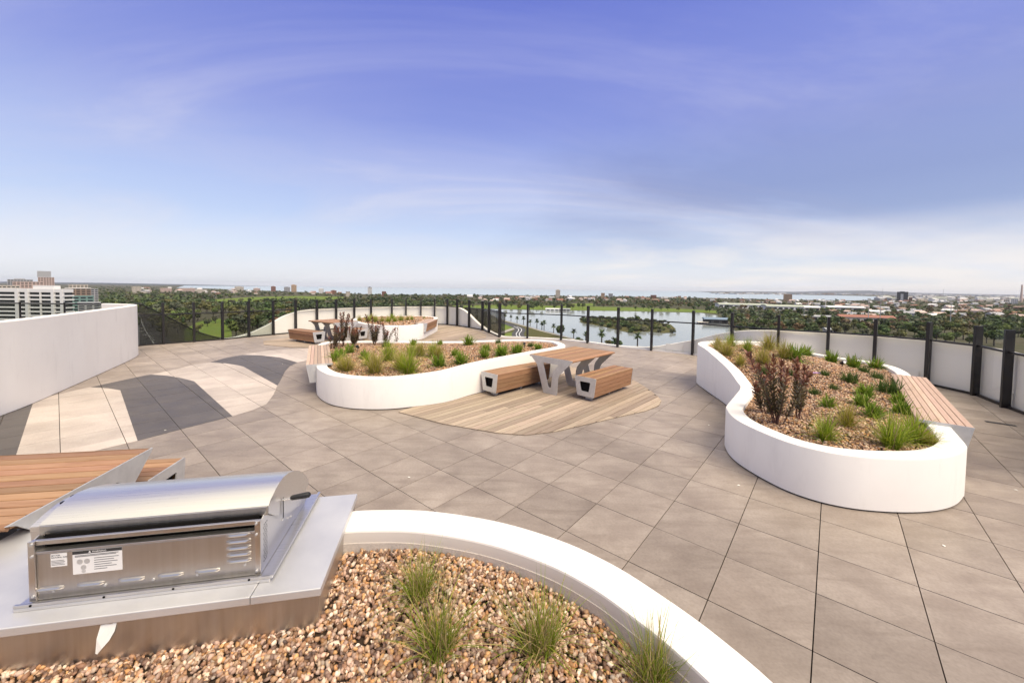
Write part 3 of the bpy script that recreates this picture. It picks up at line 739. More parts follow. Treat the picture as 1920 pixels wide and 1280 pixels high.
# set beside the middle planter
T2 = at(1074, 679, .77); rzA = math.atan2(-.689, .7247)
DZ = .014
tA = picnic_table('timber picnic table with galvanised cut-out legs on the deck beside the middle planter', (*T2, DZ), rzA, 1.72)
b2 = at(1117.8, 712.3, .47)
slat_bench('timber bench with trapezoid steel ends on the open side of the middle table', (*b2, DZ), rzA)
c2 = at(931, 703.6, .47)
slat_bench('timber bench tucked between the middle table and the white planter wall', (c2[0]+.02, c2[1]-.02, DZ), rzA, 1.75)
# set at the far left, beside the farthest planter
lB = np.array([-.85, .53]); rzB = math.atan2(lB[1], lB[0])-math.pi/2
b_ = at(610, 621.5, .47)
slat_bench('timber bench with white-looking steel end on the far deck, open side of the far table', (b_[0], b_[1], DZ), rzB, 1.75)
tb = np.array(b_)+np.array([.53, .85])*1.45-lB*.05
picnic_table('small far timber picnic table behind the dark shrubs', (tb[0], tb[1], DZ), rzB, 1.72)
bb = at(690, 616.5, .47)
slat_bench('far bench half hidden by the dark shrubs, against the farthest planter', (bb[0], bb[1], DZ), rzB, 1.6)
# set at the left edge behind the barbecue; long sides run left
q = at(287, 838.6, .77); rzC = math.atan2(-.165, -.986)-math.pi/2
xd = np.array([math.cos(rzC), math.sin(rzC)])
q0 = np.array(q)
picnic_table('long oiled timber picnic table at the left edge behind the barbecue', (q0[0]-xd[0]*0+xd[0]*1.16*0, q0[1], 0), rzC, 2.4) if xd[1] > 0 else picnic_table('long oiled timber picnic table at the left edge behind the barbecue', (q0[0]-xd[0]*1.16, q0[1]-xd[1]*1.16, 0), rzC, 2.4)
qb = np.array(at(348, 856, .47))
sgn = 1 if xd[1] > 0 else -1
ob = qb if sgn > 0 else qb-xd*.5
slat_bench('oiled timber bench behind the left picnic table, its steel end beside the barbecue hood', (ob[0], ob[1], 0), rzC, 2.2)

# benches clamped over planter rims
def rim_bench(label, a, b, wdir, zt, width=.5, nsl=7, drop=.38):
    """a, b: ends of the outer top edge; wdir: towards the planter"""
    a, b = np.array(a), np.array(b); d = b-a; ln = np.hypot(*d); d /= ln; rz = math.atan2(d[1], d[0])-math.pi/2
    xd_ = np.array([math.cos(rz), math.sin(rz)]); sg = 1 if xd_@np.array(wdir) > 0 else -1
    t = thing('rim_bench', label, 'bench', (a[0], a[1], 0), rz); sw = width/nsl
    for k in range(nsl):
        x0, x1 = sg*(k*sw+.003), sg*((k+1)*sw-.004)
        MB().box(min(x0, x1), max(x0, x1), 0.008, ln-.008, zt-.03, zt).build('slat', MT['slat_pale'], t, bevel=.003)
    o_ = [(0, zt-.002), (sg*width, zt-.002), (sg*width, zt-.035), (sg*width*.50, zt-.04), (sg*width*.48, zt-drop), (sg*width*.14, zt-drop)]
    for y in (.0, ln):
        plate(o_, [], y-.006, y+.006).build('end_plate', MT['galv'], t)
    for k in range(4):
        z0, z1 = zt-.04-k*(drop-.05)/4, zt-.04-(k+1)*(drop-.05)/4+.006
        f = lambda z: sg*(.008+(zt-z)/drop*width*.14)
        MB().py([(f(z0), z0), (f(z1), z1), (f(z1)+sg*.022, z1), (f(z0)+sg*.022, z0)], .012, ln-.012).build('slat', MT['slat'], t)
    MB().box(min(sg*.04, sg*.44), max(sg*.04, sg*.44), .05, ln-.05, zt-.05, zt-.031).build('under_frame', MT['galv'], t)
    return t
rim_bench('pale slatted bench clamped over the left rim of the middle planter', at(573.4, 683.75, .615), at(579, 647.5, .615), (.9, .4), .615)
rim_bench('long pale slatted bench clamped over the far rim of the right-hand planter', at(1828, 802, .605), at(1737, 707.5, .605), (-.75, .66), .605)
rim_bench('short slatted bench on the right end of the farthest planter', at(801.5, 605.5, .69), at(821, 597.8, .69), (-1, 0), .69, .5, 5, .40)

# ================================================================== barbecue
bq = thing('barbecue_counter', 'brushed stainless steel barbecue counter standing in the foreground gravel', 'counter', (FR[0], FR[1], 0), math.atan2(-UU[1], -UU[0]))
# local x = -u (to the right), local y = v (away)
def X(u): return -u
MB().box(X(1.75), X(-.265), -.082, .83, .10, .606).build('cabinet', MT['stainless_front'], bq)
m = MB(); m.box(X(.055), X(-.278), -.094, .85, .608, .65); m.build('counter_top', MT['film_steel'], bq, bevel=.004)
m = MB(); m.box(X(1.76), X(.058), -.094, .85, .608, .65); m.build('counter_top', MT['film_steel'], bq, bevel=.004)
# torn strip of protective film on the front
fs = [(.705, .598), (.685, .600), (.665, .597), (.648, .602), (.640, .60), (.645, .565), (.665, .525), (.695, .49), (.715, .465), (.722, .47), (.716, .54)]
m = MB(); m.v = [(X(u), -.0835-.012*math.sin((.6-z)*16), z) for u, z in fs]+[(X(u), -.0829-.012*math.sin((.6-z)*16)+.001, z) for u, z in fs]; k = len(fs)
m.f = [tuple(range(k)), tuple(range(k, 2*k))[::-1]]+[(i, (i+1) % k, k+(i+1) % k, k+i) for i in range(k)]; m.m = [0]*len(m.f)
fl = m.build('protective_film', MT['white_film'], bq); fl['label'] = 'torn flap of white protective film'
gr = thing('barbecue_grill', 'built-in stainless steel gas barbecue with rolled hood, seen from the back', 'barbecue', (FR[0], FR[1], .651), math.atan2(-UU[1], -UU[0]))
Z0 = .651
def GB(name, x0, x1, y0, y1, z0, z1, m='stainless', par=None, bev=.002): return MB().box(min(x0, x1), max(x0, x1), y0, y1, z0-Z0, z1-Z0).build(name, MT[m], par or gr, bevel=bev)
GB('base_flange', X(1.12), X(0), 0, .862, .651, .668, 'hood')
GB('base_flange', X(.004), X(-.014), .0, .862, .669, .684, 'hood')
GB('back_lip', X(1.12), X(0), .0, .014, .669, .682)
uL, uR = 1.075, .062
GB('back_panel', X(uL), X(uR), .040, .048, .672, .905, 'stainless_front')
GB('top_lip', X(uL), X(uR), .036, .075, .907, .916)
GB('corner_strip', X(uL+.006), X(uL-.022), .031, .039, .672, .972)
GB('corner_strip', X(uR+.022), X(uR-.006), .031, .039, .672, .972)
GB('frame_bar', X(uL+.004), X(uR-.004), .040, .056, .948, .970)
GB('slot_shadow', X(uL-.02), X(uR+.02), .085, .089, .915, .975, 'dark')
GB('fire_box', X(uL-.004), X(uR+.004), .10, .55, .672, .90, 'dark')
# side plates follow the hood profile
side = [(.040, .672), (.040, .960), (.085, .975), (.20, .93), (.735, .78), (.735, .672)]
for u in (uL, uR-.004):
    MB().prism([(a, b-Z0) for a, b in side], X(u), X(u+.004), lambda p, q_, a: (a, p, q_)).build('side_plate', MT['hood'], gr)
HP_ = [(.105, .968), (.105, 1.012), (.125, 1.026), (.20, 1.052), (.26, 1.066), (.32, 1.069), (.40, 1.055), (.50, 1.022), (.58, .985), (.65, .940), (.72, .882), (.775, .822), (.785, .806)]
hood_out = HP_+[(.745, .775), (.735, .71), (.69, .70), (.40, .80), (.20, .90)]
for u in (uL+.012, uR-.018):
    o = MB().prism([(a, b-Z0) for a, b in hood_out], X(u), X(u+.006), lambda p, q_, a: (a, p, q_)).build('hood_end', MT['hood'], gr)
sh = [(a, b) for a, b in HP_]; inner = [(a+.004, b-.006) for a, b in HP_[1:]][::-1]+[(.111, .968)]
MB().prism([(a, b-Z0) for a, b in sh+inner], X(uL+.012), X(uR-.012), lambda p, q_, a: (a, p, q_)).build('hood', MT['hood'], gr, smooth=True)
GB('hood_lip', X(uL+.012), X(uR-.012), .098, .1045, .962, 1.010, 'stainless_front')
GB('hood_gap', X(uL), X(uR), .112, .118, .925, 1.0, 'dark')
# rotisserie handle with its slot
GB('handle_slot', X(uR-.0245), X(uR-.0255), .285, .297, .83, .955, 'dark', bev=0)
m = MB().tube([(X(uR-.02), .29, .945-Z0), (X(uR-.07), .292, .948-Z0)], .006, 8); m.build('handle_rod', MT['stainless'], gr, smooth=True)
m = MB().tube([(X(uR-.066), .292, .948-Z0), (X(uR-.075), .293, .949-Z0), (X(uR-.15), .298, .955-Z0), (X(uR-.168), .299, .956-Z0), (X(uR-.176), .299, .957-Z0)], [.010, .0145, .0175, .0165, .008], 12)
m.build('handle', MT['blackplastic'], gr, smooth=True)
# vents on the hood's far left end
for k in range(6):
    a = HP_[4+k]; GB('vent_slot', X(uL+.02), X(uL+.055), a[0], a[0]+.018, a[1]-.028, a[1]-.02, 'dark', bev=0)
MB().prism([(a, b-.03-Z0) for a, b in HP_[2:]]+[(.74, .70-Z0), (.15, .70-Z0)], X(uL+.075), X(uL+.012), lambda p, q_, a: (a, p, q_)).build('end_housing', MT['hood'], gr, smooth=True)
# pressed louvres
def louvre(u0, u1, z, h=.020):
    m = MB(); x0, x1 = X(u1), X(u0); pr = [(0, 0), (-.011, .004), (-.013, h*.5), (-.010, h*.85), (0, h)]; seg = [(x0, .25), (x0+.010, .85), (x0+.022, 1), (x1-.022, 1), (x1-.010, .85), (x1, .25)]
    for x, k in seg:
        for a, b in pr: m.v.append((x, .040+a*k, z-Z0+h*.5+(b-h*.5)*(.6+.4*k)))
    n = len(pr)
    for i in range(len(seg)-1):
        for k in range(n-1): m.f.append((i*n+k, (i+1)*n+k, (i+1)*n+k+1, i*n+k+1)); m.m.append(0)
    for b in (0, (len(seg)-1)*n): m.f.append(tuple(range(b, b+n))); m.m.append(0)
    m.build('louvre', MT['stainless'], gr, smooth=True)
for k in range(5): louvre(.105, .222, .722+k*.0315*1.12+.03)
for u in (.255, .425, .60, .775, .945): louvre(u, u+.115, .716, .019)
scr = MB().tube([(0, 0, 0), (0, -.006, 0)], [.007, .006], 8).mesh('screw', MT['galv'], True)
for u, z in [(.135, .735), (.36, .712), (.56, .712), (.77, .712), (.985, .712), (.075, .70), (.075, .90), (1.062, .70), (1.062, .90), (.075, .96), (1.062, .96)]:
    o = bpy.data.objects.new('screw', scr); link(o, gr); o.location = (X(u), .040 if .08 < u < 1.05 else .031, z-Z0)
for u in (.10, .45, .75, 1.05):
    o = bpy.data.objects.new('rivet_hole', MB().tube([(0, -.001, 0), (0, .0005, 0)], .006, 8).mesh('rivet_hole', MT['dark'])); link(o, gr); o.location = (X(u), -.0005, .676-Z0)
for v, z in ((.33, .80), (.42, .755), (.47, .735)):
    o = bpy.data.objects.new('screw', scr); link(o, gr); o.location = (X(uR-.004), v, z-Z0); o.rotation_euler = (0, 0, R(90))
hm = MB().box(-.0004, .0004, -.004, .004, -.0022, .0022).mesh('vent_hole', MT['dark'])
for r in range(14):
    for c in range(3):
        o = bpy.data.objects.new('vent_hole', hm); link(o, gr); o.location = (X(uR-.0045), .075+c*.017+(r % 2)*.008, .72+r*.0155-Z0)
def text(body, size, x, z, y, m, par, align='LEFT'):
    cu = bpy.data.curves.new('t', 'FONT'); cu.body = body; cu.size = size; cu.align_x = align; cu.extrude = .0002
    to = bpy.data.objects.new('t', cu); COL.objects.link(to); bpy.context.view_layer.update()
    me = bpy.data.meshes.new_from_object(to); bpy.data.objects.remove(to); me.materials.clear(); me.materials.append(MT[m])
    o = bpy.data.objects.new('lettering', me); link(o, par); o.location = (x, y, z); o.rotation_euler = (R(90), 0, 0); return o
lw = GB('warning_label', X(.905), X(.695), .0388, .0396, .782, .900, 'paper', bev=0)
MB().box(X(.905), X(.695), .0381, .0386, .884-Z0, .900-Z0).build('header_band', MT['ink'], lw)
text('\u25B2 WARNING', .0125, X(.80), .8875-Z0, .0379, 'paper', lw, 'CENTER')
for k, (u0, u1) in enumerate([(.895, .71), (.895, .72), (.815, .71), (.815, .73), (.815, .715), (.815, .74), (.815, .72), (.815, .76)]):
    z = .877-k*.0055 if k < 2 else .858-(k-2)*.0115
    MB().box(X(u0), X(u1), .0381, .0386, z-.0014-Z0, z+.0010-Z0).build('text_line', MT['ink'], lw)
for u, z, r_ in ((.875, .845, .013), (.845, .845, .013), (.86, .815, .012), (.86, .795, .009)):
    MB().tube([(X(u), .0386, z-Z0), (X(u), .0381, z-Z0)], r_, 14).build('pictogram', MT['galv'], lw)
ls = GB('gas_label', X(.995), X(.928), .0388, .0396, .832, .898, 'paper', bev=0)
for i, s_ in enumerate(('SET FOR', 'NATURAL GAS')): text(s_, .0098, X(.992), .886-i*.0105-Z0, .0382, 'ink', ls)
for i in range(4): MB().box(X(.992), X(.94-.004*(i % 2)), .0381, .0386, .862-i*.007-Z0, .8638-i*.007-Z0).build('text_line', MT['ink'], ls)
# ================================================================== planting
def tuft_mesh(name, seed, n, h, spread, wid, c_lo, c_hi, dead=.2, base=.03, seg=5):
    g = np.random.default_rng(seed)
    az = g.uniform(0, 2*np.pi, n); lean = np.abs(g.normal(0, spread, n)); ln = h*g.uniform(.5, 1.1, n); droop = g.uniform(.15, .75, n)*lean*1.2
    br = base*np.sqrt(g.uniform(0, 1, n)); ba = g.uniform(0, 2*np.pi, n); B = np.stack([br*np.cos(ba), br*np.sin(ba), np.zeros(n)], 1)
    t = np.linspace(0, 1, seg+1)[None]
    th = np.clip(lean[:, None]+droop[:, None]*t*1.6, 0, 2.4)
    dr = np.sin(th)*ln[:, None]/seg; dz = np.cos(th)*ln[:, None]/seg
    rr = np.concatenate([np.zeros((n, 1)), np.cumsum(dr[:, :-1], 1)], 1); zz = np.concatenate([np.zeros((n, 1)), np.cumsum(dz[:, :-1], 1)], 1)
    wob = g.normal(0, .06, (n, 1))*t**2*ln[:, None]*2
    cx = B[:, :1]+rr*np.cos(az)[:, None]-wob*np.sin(az)[:, None]; cy = B[:, 1:2]+rr*np.sin(az)[:, None]+wob*np.cos(az)[:, None]; cz = np.maximum(zz, -.01)
    tw = g.uniform(0, np.pi, n)[:, None]; w_ = wid*g.uniform(.6, 1.2, (n, 1))*(1-t**1.6*.92)
    ox = -np.sin(az)[:, None]*w_*np.cos(tw)+np.cos(az)[:, None]*w_*np.sin(tw)*.6; oy = np.cos(az)[:, None]*w_*np.cos(tw)+np.sin(az)[:, None]*w_*np.sin(tw)*.6
    V = np.stack([np.stack([cx-ox, cy-oy, cz], -1), np.stack([cx+ox, cy+oy, cz], -1)], 2)      # n, seg+1, 2, 3
    k = (seg+1)*2; idx = np.arange(seg)*2
    f0 = np.stack([idx, idx+1, idx+3, idx+2], 1); Fc = (f0[None]+(np.arange(n)*k)[:, None, None]).reshape(-1, 4)
    mixv = g.uniform(0, 1, (n, 1)); col = np.array(c_lo)*(1-mixv)+np.array(c_hi)*mixv
    dd = g.uniform(0, 1, n) < dead; col[dd] = np.array([.55, .42, .20])*g.uniform(.7, 1.15, (dd.sum(), 1))
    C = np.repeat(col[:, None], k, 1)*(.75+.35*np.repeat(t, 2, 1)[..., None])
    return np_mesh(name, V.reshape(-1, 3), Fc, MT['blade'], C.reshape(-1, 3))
GREEN, YEL, BRI = ((.13, .20, .014), (.34, .38, .045)), ((.26, .26, .03), (.46, .41, .07)), ((.19, .29, .015), (.40, .47, .045))
LEAF = ((.11, .19, .015), (.27, .37, .04))
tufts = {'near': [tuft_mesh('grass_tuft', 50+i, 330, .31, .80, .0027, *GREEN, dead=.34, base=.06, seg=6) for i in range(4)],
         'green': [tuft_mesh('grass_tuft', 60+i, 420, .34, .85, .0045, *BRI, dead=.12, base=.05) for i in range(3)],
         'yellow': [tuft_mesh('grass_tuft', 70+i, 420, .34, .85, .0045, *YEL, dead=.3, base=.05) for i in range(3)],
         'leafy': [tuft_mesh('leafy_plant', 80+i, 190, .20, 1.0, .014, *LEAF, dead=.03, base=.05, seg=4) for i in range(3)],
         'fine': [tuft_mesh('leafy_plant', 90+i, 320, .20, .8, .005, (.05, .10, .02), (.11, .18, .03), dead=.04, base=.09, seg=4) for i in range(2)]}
KNAME = {'near': 'grass tuft with dry straw blades', 'green': 'bright green grass tuft', 'yellow': 'yellow-green grass tuft', 'leafy': 'bright leafy green plant', 'fine': 'fine dark green bushy plant'}
def plants(lst, gf, where, group):
    by = {}
    for kind, px_, py_, sc in lst: by.setdefault(kind, []).append((px_, py_, sc))
    for kind, l in by.items():
        l.sort()
        for i, (px_, py_, sc) in enumerate(l):
            x, y, z = atf(px_, py_, gf)
            me = tufts[kind][i % len(tufts[kind])]
            o = link(bpy.data.objects.new('grass_tuft' if kind in ('near', 'green', 'yellow') else 'leafy_plant', me)); o.location = (x, y, gf(x, y)-.008)
            o.rotation_euler = (0, 0, random.uniform(0, 6.28)); sc = sc*(random.uniform(1.1, 1.4)*(.6 if where == 'farthest' else 1) if kind != 'near' else 1.05); o.scale = (sc*random.uniform(.9, 1.1), sc*random.uniform(.9, 1.1), sc)
            lab = f'{KNAME[kind]} in the {where} planter' if len(l) == 1 else f'{ORD[i]} {KNAME[kind]} from the left in the {where} planter'
            tag(o, lab, 'grass' if 'grass' in KNAME[kind] else 'plant', group)
plants([('near', 787, 1118, .95), ('near', 822, 1222, 1.1), ('near', 1012, 1220, 1.12), ('near', 1225, 1290, 1.1)], G1, 'foreground', 'grasses in the foreground gravel')
plants([('yellow', 652, 696, .9), ('yellow', 703, 700, 1.2), ('green', 728, 677, 1.1), ('green', 767, 700, 1.25), ('yellow', 752, 694, 1.1), ('green', 772, 669, .9), ('yellow', 788, 668, .9), ('green', 812, 669, 1.0), ('yellow', 822, 672, .9),
        ('leafy', 823, 687, 1.25), ('leafy', 864, 682, 1.2), ('leafy', 684, 673, 1.1), ('leafy', 655, 662, 1.1), ('leafy', 638, 671, 1.2), ('leafy', 629, 677, 1.1), ('leafy', 853, 667, .8), ('leafy', 878.5, 648, 1.2), ('leafy', 775, 648, .9), ('leafy', 825, 647.5, .8), ('fine', 724, 651, .8),
        ('leafy', 908, 670, 1.2), ('leafy', 911, 658, 1.0), ('leafy', 940, 667, 1.2), ('leafy', 970, 663, 1.1), ('fine', 934, 644, .8), ('fine', 995, 650, .7), ('leafy', 1009, 656, .8), ('yellow', 640, 694, .8), ('green', 690, 686, .7)], G2, 'middle', 'plants in the middle planter')
plants([('yellow', 674, 603, 1.3), ('green', 690, 604, 1.4), ('green', 704, 605, 1.5), ('yellow', 716, 605, 1.3), ('green', 728, 605, 1.4), ('green', 740, 604.5, 1.3), ('green', 752, 603, 1.6), ('yellow', 764, 602, 1.3), ('green', 772, 601, 1.2), ('yellow', 697, 600, 1.4), ('green', 735, 599, 1.4), ('leafy', 795, 598, 1.0)], G3, 'farthest', 'plants in the farthest planter')
plants([('yellow', 1347, 656, .9), ('yellow', 1363, 666, .9), ('green', 1370, 650, .9), ('yellow', 1388, 686, .8), ('green', 1402, 659, .9), ('yellow', 1430, 682, 1.0), ('yellow', 1440, 657, 1.1), ('yellow', 1470, 672, 1.0),
        ('leafy', 1488, 674, 1.5), ('leafy', 1511, 667, 1.3), ('leafy', 1558, 680, 1.2), ('leafy', 1600, 690, 1.25), ('leafy', 1642, 691, 1.1), ('fine', 1619, 698, .7), ('fine', 1644, 710, .8), ('fine', 1592, 716, .9), ('leafy', 1552, 764, .9), ('leafy', 1617, 762, 1.05), ('leafy', 1621, 743, .95), ('leafy', 1637, 783, 1.1), ('fine', 1667, 737, 1.25), ('leafy', 1690, 776, 1.1), ('leafy', 1684, 757, 1.0),
        ('green', 1546, 825, .85), ('yellow', 1588, 800, .85), ('green', 1671, 840, 1.05), ('green', 1712, 830, .95), ('yellow', 1742, 836, .6), ('fine', 1546, 704, .6), ('fine', 1527, 739, .55), ('fine', 1563, 730, .5), ('fine', 1433, 701, .7), ('fine', 1486, 704, .6)], G4, 'right-hand', 'plants in the right-hand planter')
def shrub(label, px_, py_, gf, height, nst, seed, spread=.32, sparse=1.0, group=None, tilt=(0, 0)):
    g = np.random.default_rng(seed); x, y, z = atf(px_, py_, gf)
    t = thing('leafy_shrub', label, 'shrub', (x, y, gf(x, y)-.01), 0, group)
    st = MB(); V, Fc, C = [], [], []
    for s in range(nst):
        az = g.uniform(0, 6.28); l = height*g.uniform(.55, 1.0) if s else height; le = g.uniform(.05, spread); r0 = g.uniform(0, .05)
        P = []
        for k in range(9):
            u = k/8; rr = r0+l*le*u+l*.12*le*u*u
            P.append(np.array([rr*math.cos(az)+tilt[0]*l*u+.01*math.sin(5*u+s), rr*math.sin(az)+tilt[1]*l*u, l*u*math.cos(le*.6)]))
        st.tube([tuple(p) for p in P], [.0075*(1-.6*k/8) for k in range(9)], 5)
        nl = int(l/.0095*sparse)
        for j in range(nl):
            u = .18+.82*j/nl; f = u*8; i0 = min(int(f), 7); p = P[i0]*(1-(f-i0))+P[i0+1]*(f-i0); dirn = P[i0+1]-P[i0]; dirn /= np.linalg.norm(dirn)
            a = j*2.4+g.uniform(-.3, .3); e1 = np.cross(dirn, [0, .3, 1.0]); 
            if np.linalg.norm(e1) < .05: e1 = np.cross(dirn, [1, 0, 0])
            e1 /= np.linalg.norm(e1); e2 = np.cross(dirn, e1); out_ = e1*math.cos(a)+e2*math.sin(a)
            up = g.uniform(.5, .95) if u < .9 else g.uniform(1.0, 1.8)
            ld = out_+dirn*up; ld /= np.linalg.norm(ld); L_ = g.uniform(.06, .10); sd_ = np.cross(ld, dirn); sd_ /= max(np.linalg.norm(sd_), 1e-6); W_ = L_*.2
            b = len(V); V += [p, p+ld*L_*.5+sd_*W_, p+ld*L_+dirn*.008, p+ld*L_*.5-sd_*W_]; Fc.append((b, b+1, b+2, b+3))
            c = np.array([.12, .095, .042])*g.uniform(.6, 1.5) if u < .72 else np.array([.20, .080, .045])*g.uniform(.6, 1.4)
            if g.uniform() < .12: c = np.array([.17, .13, .075])
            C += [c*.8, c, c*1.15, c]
    st.build('branches', MT['stem'], t, smooth=True)
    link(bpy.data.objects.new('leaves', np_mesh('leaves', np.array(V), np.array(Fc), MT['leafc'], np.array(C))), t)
    return t
sg = 'dark red-leaved shrubs'
shrub('tall dark red-leaved shrub in the right-hand planter, highest of its group', 1456.5, 796, G4, .98, 8, 1, .40, 1, sg)
shrub('upright dark-leaved shrub right of the tallest one in the right-hand planter', 1497, 784, G4, .78, 5, 2, .28, 1, sg, (.07, 0))
shrub('short reddish shrub left of the tallest one in the right-hand planter', 1436, 776, G4, .52, 4, 3, .25, 1, sg, (-.12, 0))
for i, (a, b, h, n_, sp_, lab) in enumerate([(625, 655, .62, 6, .5, 'bushy dark shrub next to the left rim bench of the middle planter'), (643, 650, .95, 6, .25, 'tallest dark red shrub in the middle planter'), (663, 651, .78, 7, .3, 'dense dark shrub second from the right-leaning one in the middle planter'),
        (701, 648, .90, 8, .42, 'wide dark red shrub with leaning stems in the middle planter'), (722, 646, .62, 5, .75, 'low sprawling dark shrub right of the wide one in the middle planter'), (744, 644, .52, 3, .4, 'small nearly bare red shrub farthest right in the middle planter')]):
    shrub(lab, a, b, G2, h, n_, 20+i, sp_, .8 if i < 5 else .25, sg)
# garden spotlights, tags, fallen petals
def spot(label, px_, py_, gf, white=False):
    x, y, z = atf(px_, py_, gf); t = thing('garden_spotlight', label, 'spotlight', (x, y, gf(x, y)))
    MB().tube([(0, 0, -.02), (0, 0, .09)], .008, 8).build('spike', MT['blackplastic'], t)
    MB().tube([(0, .05, .075), (0, .03, .08), (0, -.04, .115), (0, -.055, .12)], [.02, .032, .038, .036], 12).build('lamp_head', MT['blackplastic'], t, smooth=True)
    if white: MB().tube([(0, -.0555, .1205), (0, -.058, .1215)], .03, 12).build('lens', MT['paper'], t)
spot('black garden spotlight among the grasses at the front of the right-hand planter', 1578, 788, G4)
spot('small garden spotlight with pale lens at the back of the right-hand planter', 1579, 688, G4, True)
spot('small black garden spotlight near the right tip of the middle planter', 983, 652, G2)
spot('black garden spotlight at the foot of the shrubs in the middle planter', 671, 657, G2)
x, y, z = atf(1530, 701.5, G4); MT['lilac'] = plain('lilac_plastic', (.55, .32, .62), .4)
pt = MB().box(-.085, .085, -.022, .022, .02, .024).build('plant_tag', MT['lilac']); pt.location = (x, y, z+.01); pt.rotation_euler = (.1, .05, .1); tag(pt, 'lilac plastic plant tag lying on the gravel of the right-hand planter', 'tag')
MT['petal'] = plain('petal_white', (.8, .78, .7), .7)
for i, (a, b, lab) in enumerate([(1385, 910, 'white petal on the pavers left of the right-hand planter'), (1770, 1023.5, 'white petal on the pavers in front of the right-hand planter'), (1905, 919, 'white petal on the pavers at the right edge'), (767, 895, 'white petal on the pavers beyond the foreground planter'), (310, 806.5, 'white petal on the charcoal pavers'), (1281, 731, 'white petal on the pavers left of the wavy planter'), (1329, 797, 'white petal beside the notch of the wavy planter'), (530, 682, 'white petal on the far charcoal pavers')]):
    x, y = at(a, b); o = MB().add([(-.016, 0, 0), (0, -.011, .003), (.017, .002, .001), (.002, .012, .004), (-.016, 0, .002), (0, -.011, .005), (.017, .002, .003), (.002, .012, .006)], [(3, 2, 1, 0), (4, 5, 6, 7), (0, 1, 5, 4), (1, 2, 6, 5), (2, 3, 7, 6), (3, 0, 4, 7)]).build('petal', MT['petal'])
    o.location = (x, y, .003); o.rotation_euler = (0, 0, i*1.1); tag(o, lab, 'petal', 'fallen white petals')
# ================================================================== the city, park and bay below
def ground_mat(name, a, b, c, sc=.012, rough=.95):
    m, t, bs = mat(name); v = coords(t, 'World'); n_ = noise(t, v, sc, 8, .65); n2_ = noise(t, v, sc*7, 5, .6)
    cc = mixc(t, rmp(t, n_, [(.35, (0, 0, 0)), (.65, (1, 1, 1))]), a, b); cc = mixc(t, rmp(t, n2_, [(.5, (0, 0, 0)), (.75, (.8, .8, .8))]), cc, c)
    L(cc, bs.inputs['Base Color'], t); bs.inputs['Roughness'].default_value = rough; bs.inputs['Specular IOR Level'].default_value = .1; return m
MT['ground'] = ground_mat('suburb_ground', (.060, .065, .032), (.085, .078, .048), (.13, .11, .085))
MT['lawn'] = ground_mat('park_lawn', (.10, .16, .025), (.15, .19, .035), (.17, .15, .05), .02)
MT['olive'] = ground_mat('dry_grass', (.095, .085, .032), (.075, .082, .026), (.12, .10, .05), .02)
MT['asphalt'] = plain('asphalt', (.055, .052, .052), .9); MT['path'] = plain('pale_path', (.34, .31, .26), .9); MT['linep'] = plain('road_paint', (.7, .7, .68), .7)
def water_mat(name, base, rough, sc, st):
    m, t, b = mat(name); setc(b, base); b.inputs['Roughness'].default_value = rough; b.inputs['IOR'].default_value = 1.33
    v = coords(t, 'World', (1, .35, 1)); h = noise(t, v, sc, 4, .6); bump(t, b, h, st, 1.0); return m
MT['lake'] = water_mat('lake_water', (.29, .31, .285), .10, .12, .025)
MT['sea'] = water_mat('sea_water', (.38, .45, .47), .35, .02, .03)
def sheet(name, poly, z, m, kind='structure'):
    b = MB(); P = ccw(poly); b.v = [(p[0], p[1], z) for p in P]
    for t in tessellate_polygon([[Vector((p[0], p[1], 0)) for p in P]]): b.f.append(tuple(t)); b.m.append(0)
    me = b.mesh(name, MT[m], fixn=False)
    if me.polygons and sum(p.normal.z for p in me.polygons) < 0: me.flip_normals()
    return tag(link(bpy.data.objects.new(name, me)), kind=kind)
sheet('ground', [(32000*math.cos(a), 32000*math.sin(a)) for a in np.linspace(0, 2*math.pi, 64, endpoint=False)], GZ, 'ground')
coast = [(330, 539.6), (375, 540.2), (440, 542.8), (530, 546), (640, 549.5), (700, 551.5), (800, 552.6), (920, 553), (1040, 554.2), (1200, 555.6), (1360, 557.6), (1470, 559), (1600, 560.2), (1650, 558)]
farb = [(1648, 552.4), (1600, 551.2), (1500, 549.9), (1400, 548.4), (1330, 546.6), (1310, 545.6)]
sea = [bgp(a, b) for a, b in coast]+[bgp(a, b) for a, b in farb]
x, y = sea[-1]; k = 31000/math.hypot(x, y); sea.append((x*k, y*k))
for f in (1150, 960, 760, 560, 440, 350): d_ = ray(f, hor(f)); k = 31300/math.hypot(d_[0], d_[1]); sea.append((d_[0]*k, d_[1]*k))
sheet('sea', sea, GZ+.6, 'sea')
lakep = [(905, 581), (933, 596.5), (970, 606.7), (996, 613.4), (1016, 619.5), (1036, 624), (1050, 628), (1084, 637), (1130, 651), (1180, 664), (1290, 690), (1420, 690), (1400, 640), (1372, 612), (1352, 597), (1345, 590), (1314, 585.5), (1283, 585), (1224, 584), (1161, 582.7), (1105, 582.3), (1040, 582), (960, 580.5), (920, 579.5)]
sheet('lake', [bgp(a, b) for a, b in lakep], GZ+.30, 'lake')
pond = [(378, 566), (400, 565.5), (440, 567), (480, 569), (520, 571), (545, 573), (540, 575.5), (500, 574), (440, 572.5), (395, 572)]
sheet('pond', [bgp(a, b) for a, b in pond], GZ+.30, 'lake'); sheet('pond', [bgp(a, b) for a, b in [(334, 566), (348, 565), (352, 569), (340, 571)]], GZ+.30, 'lake')
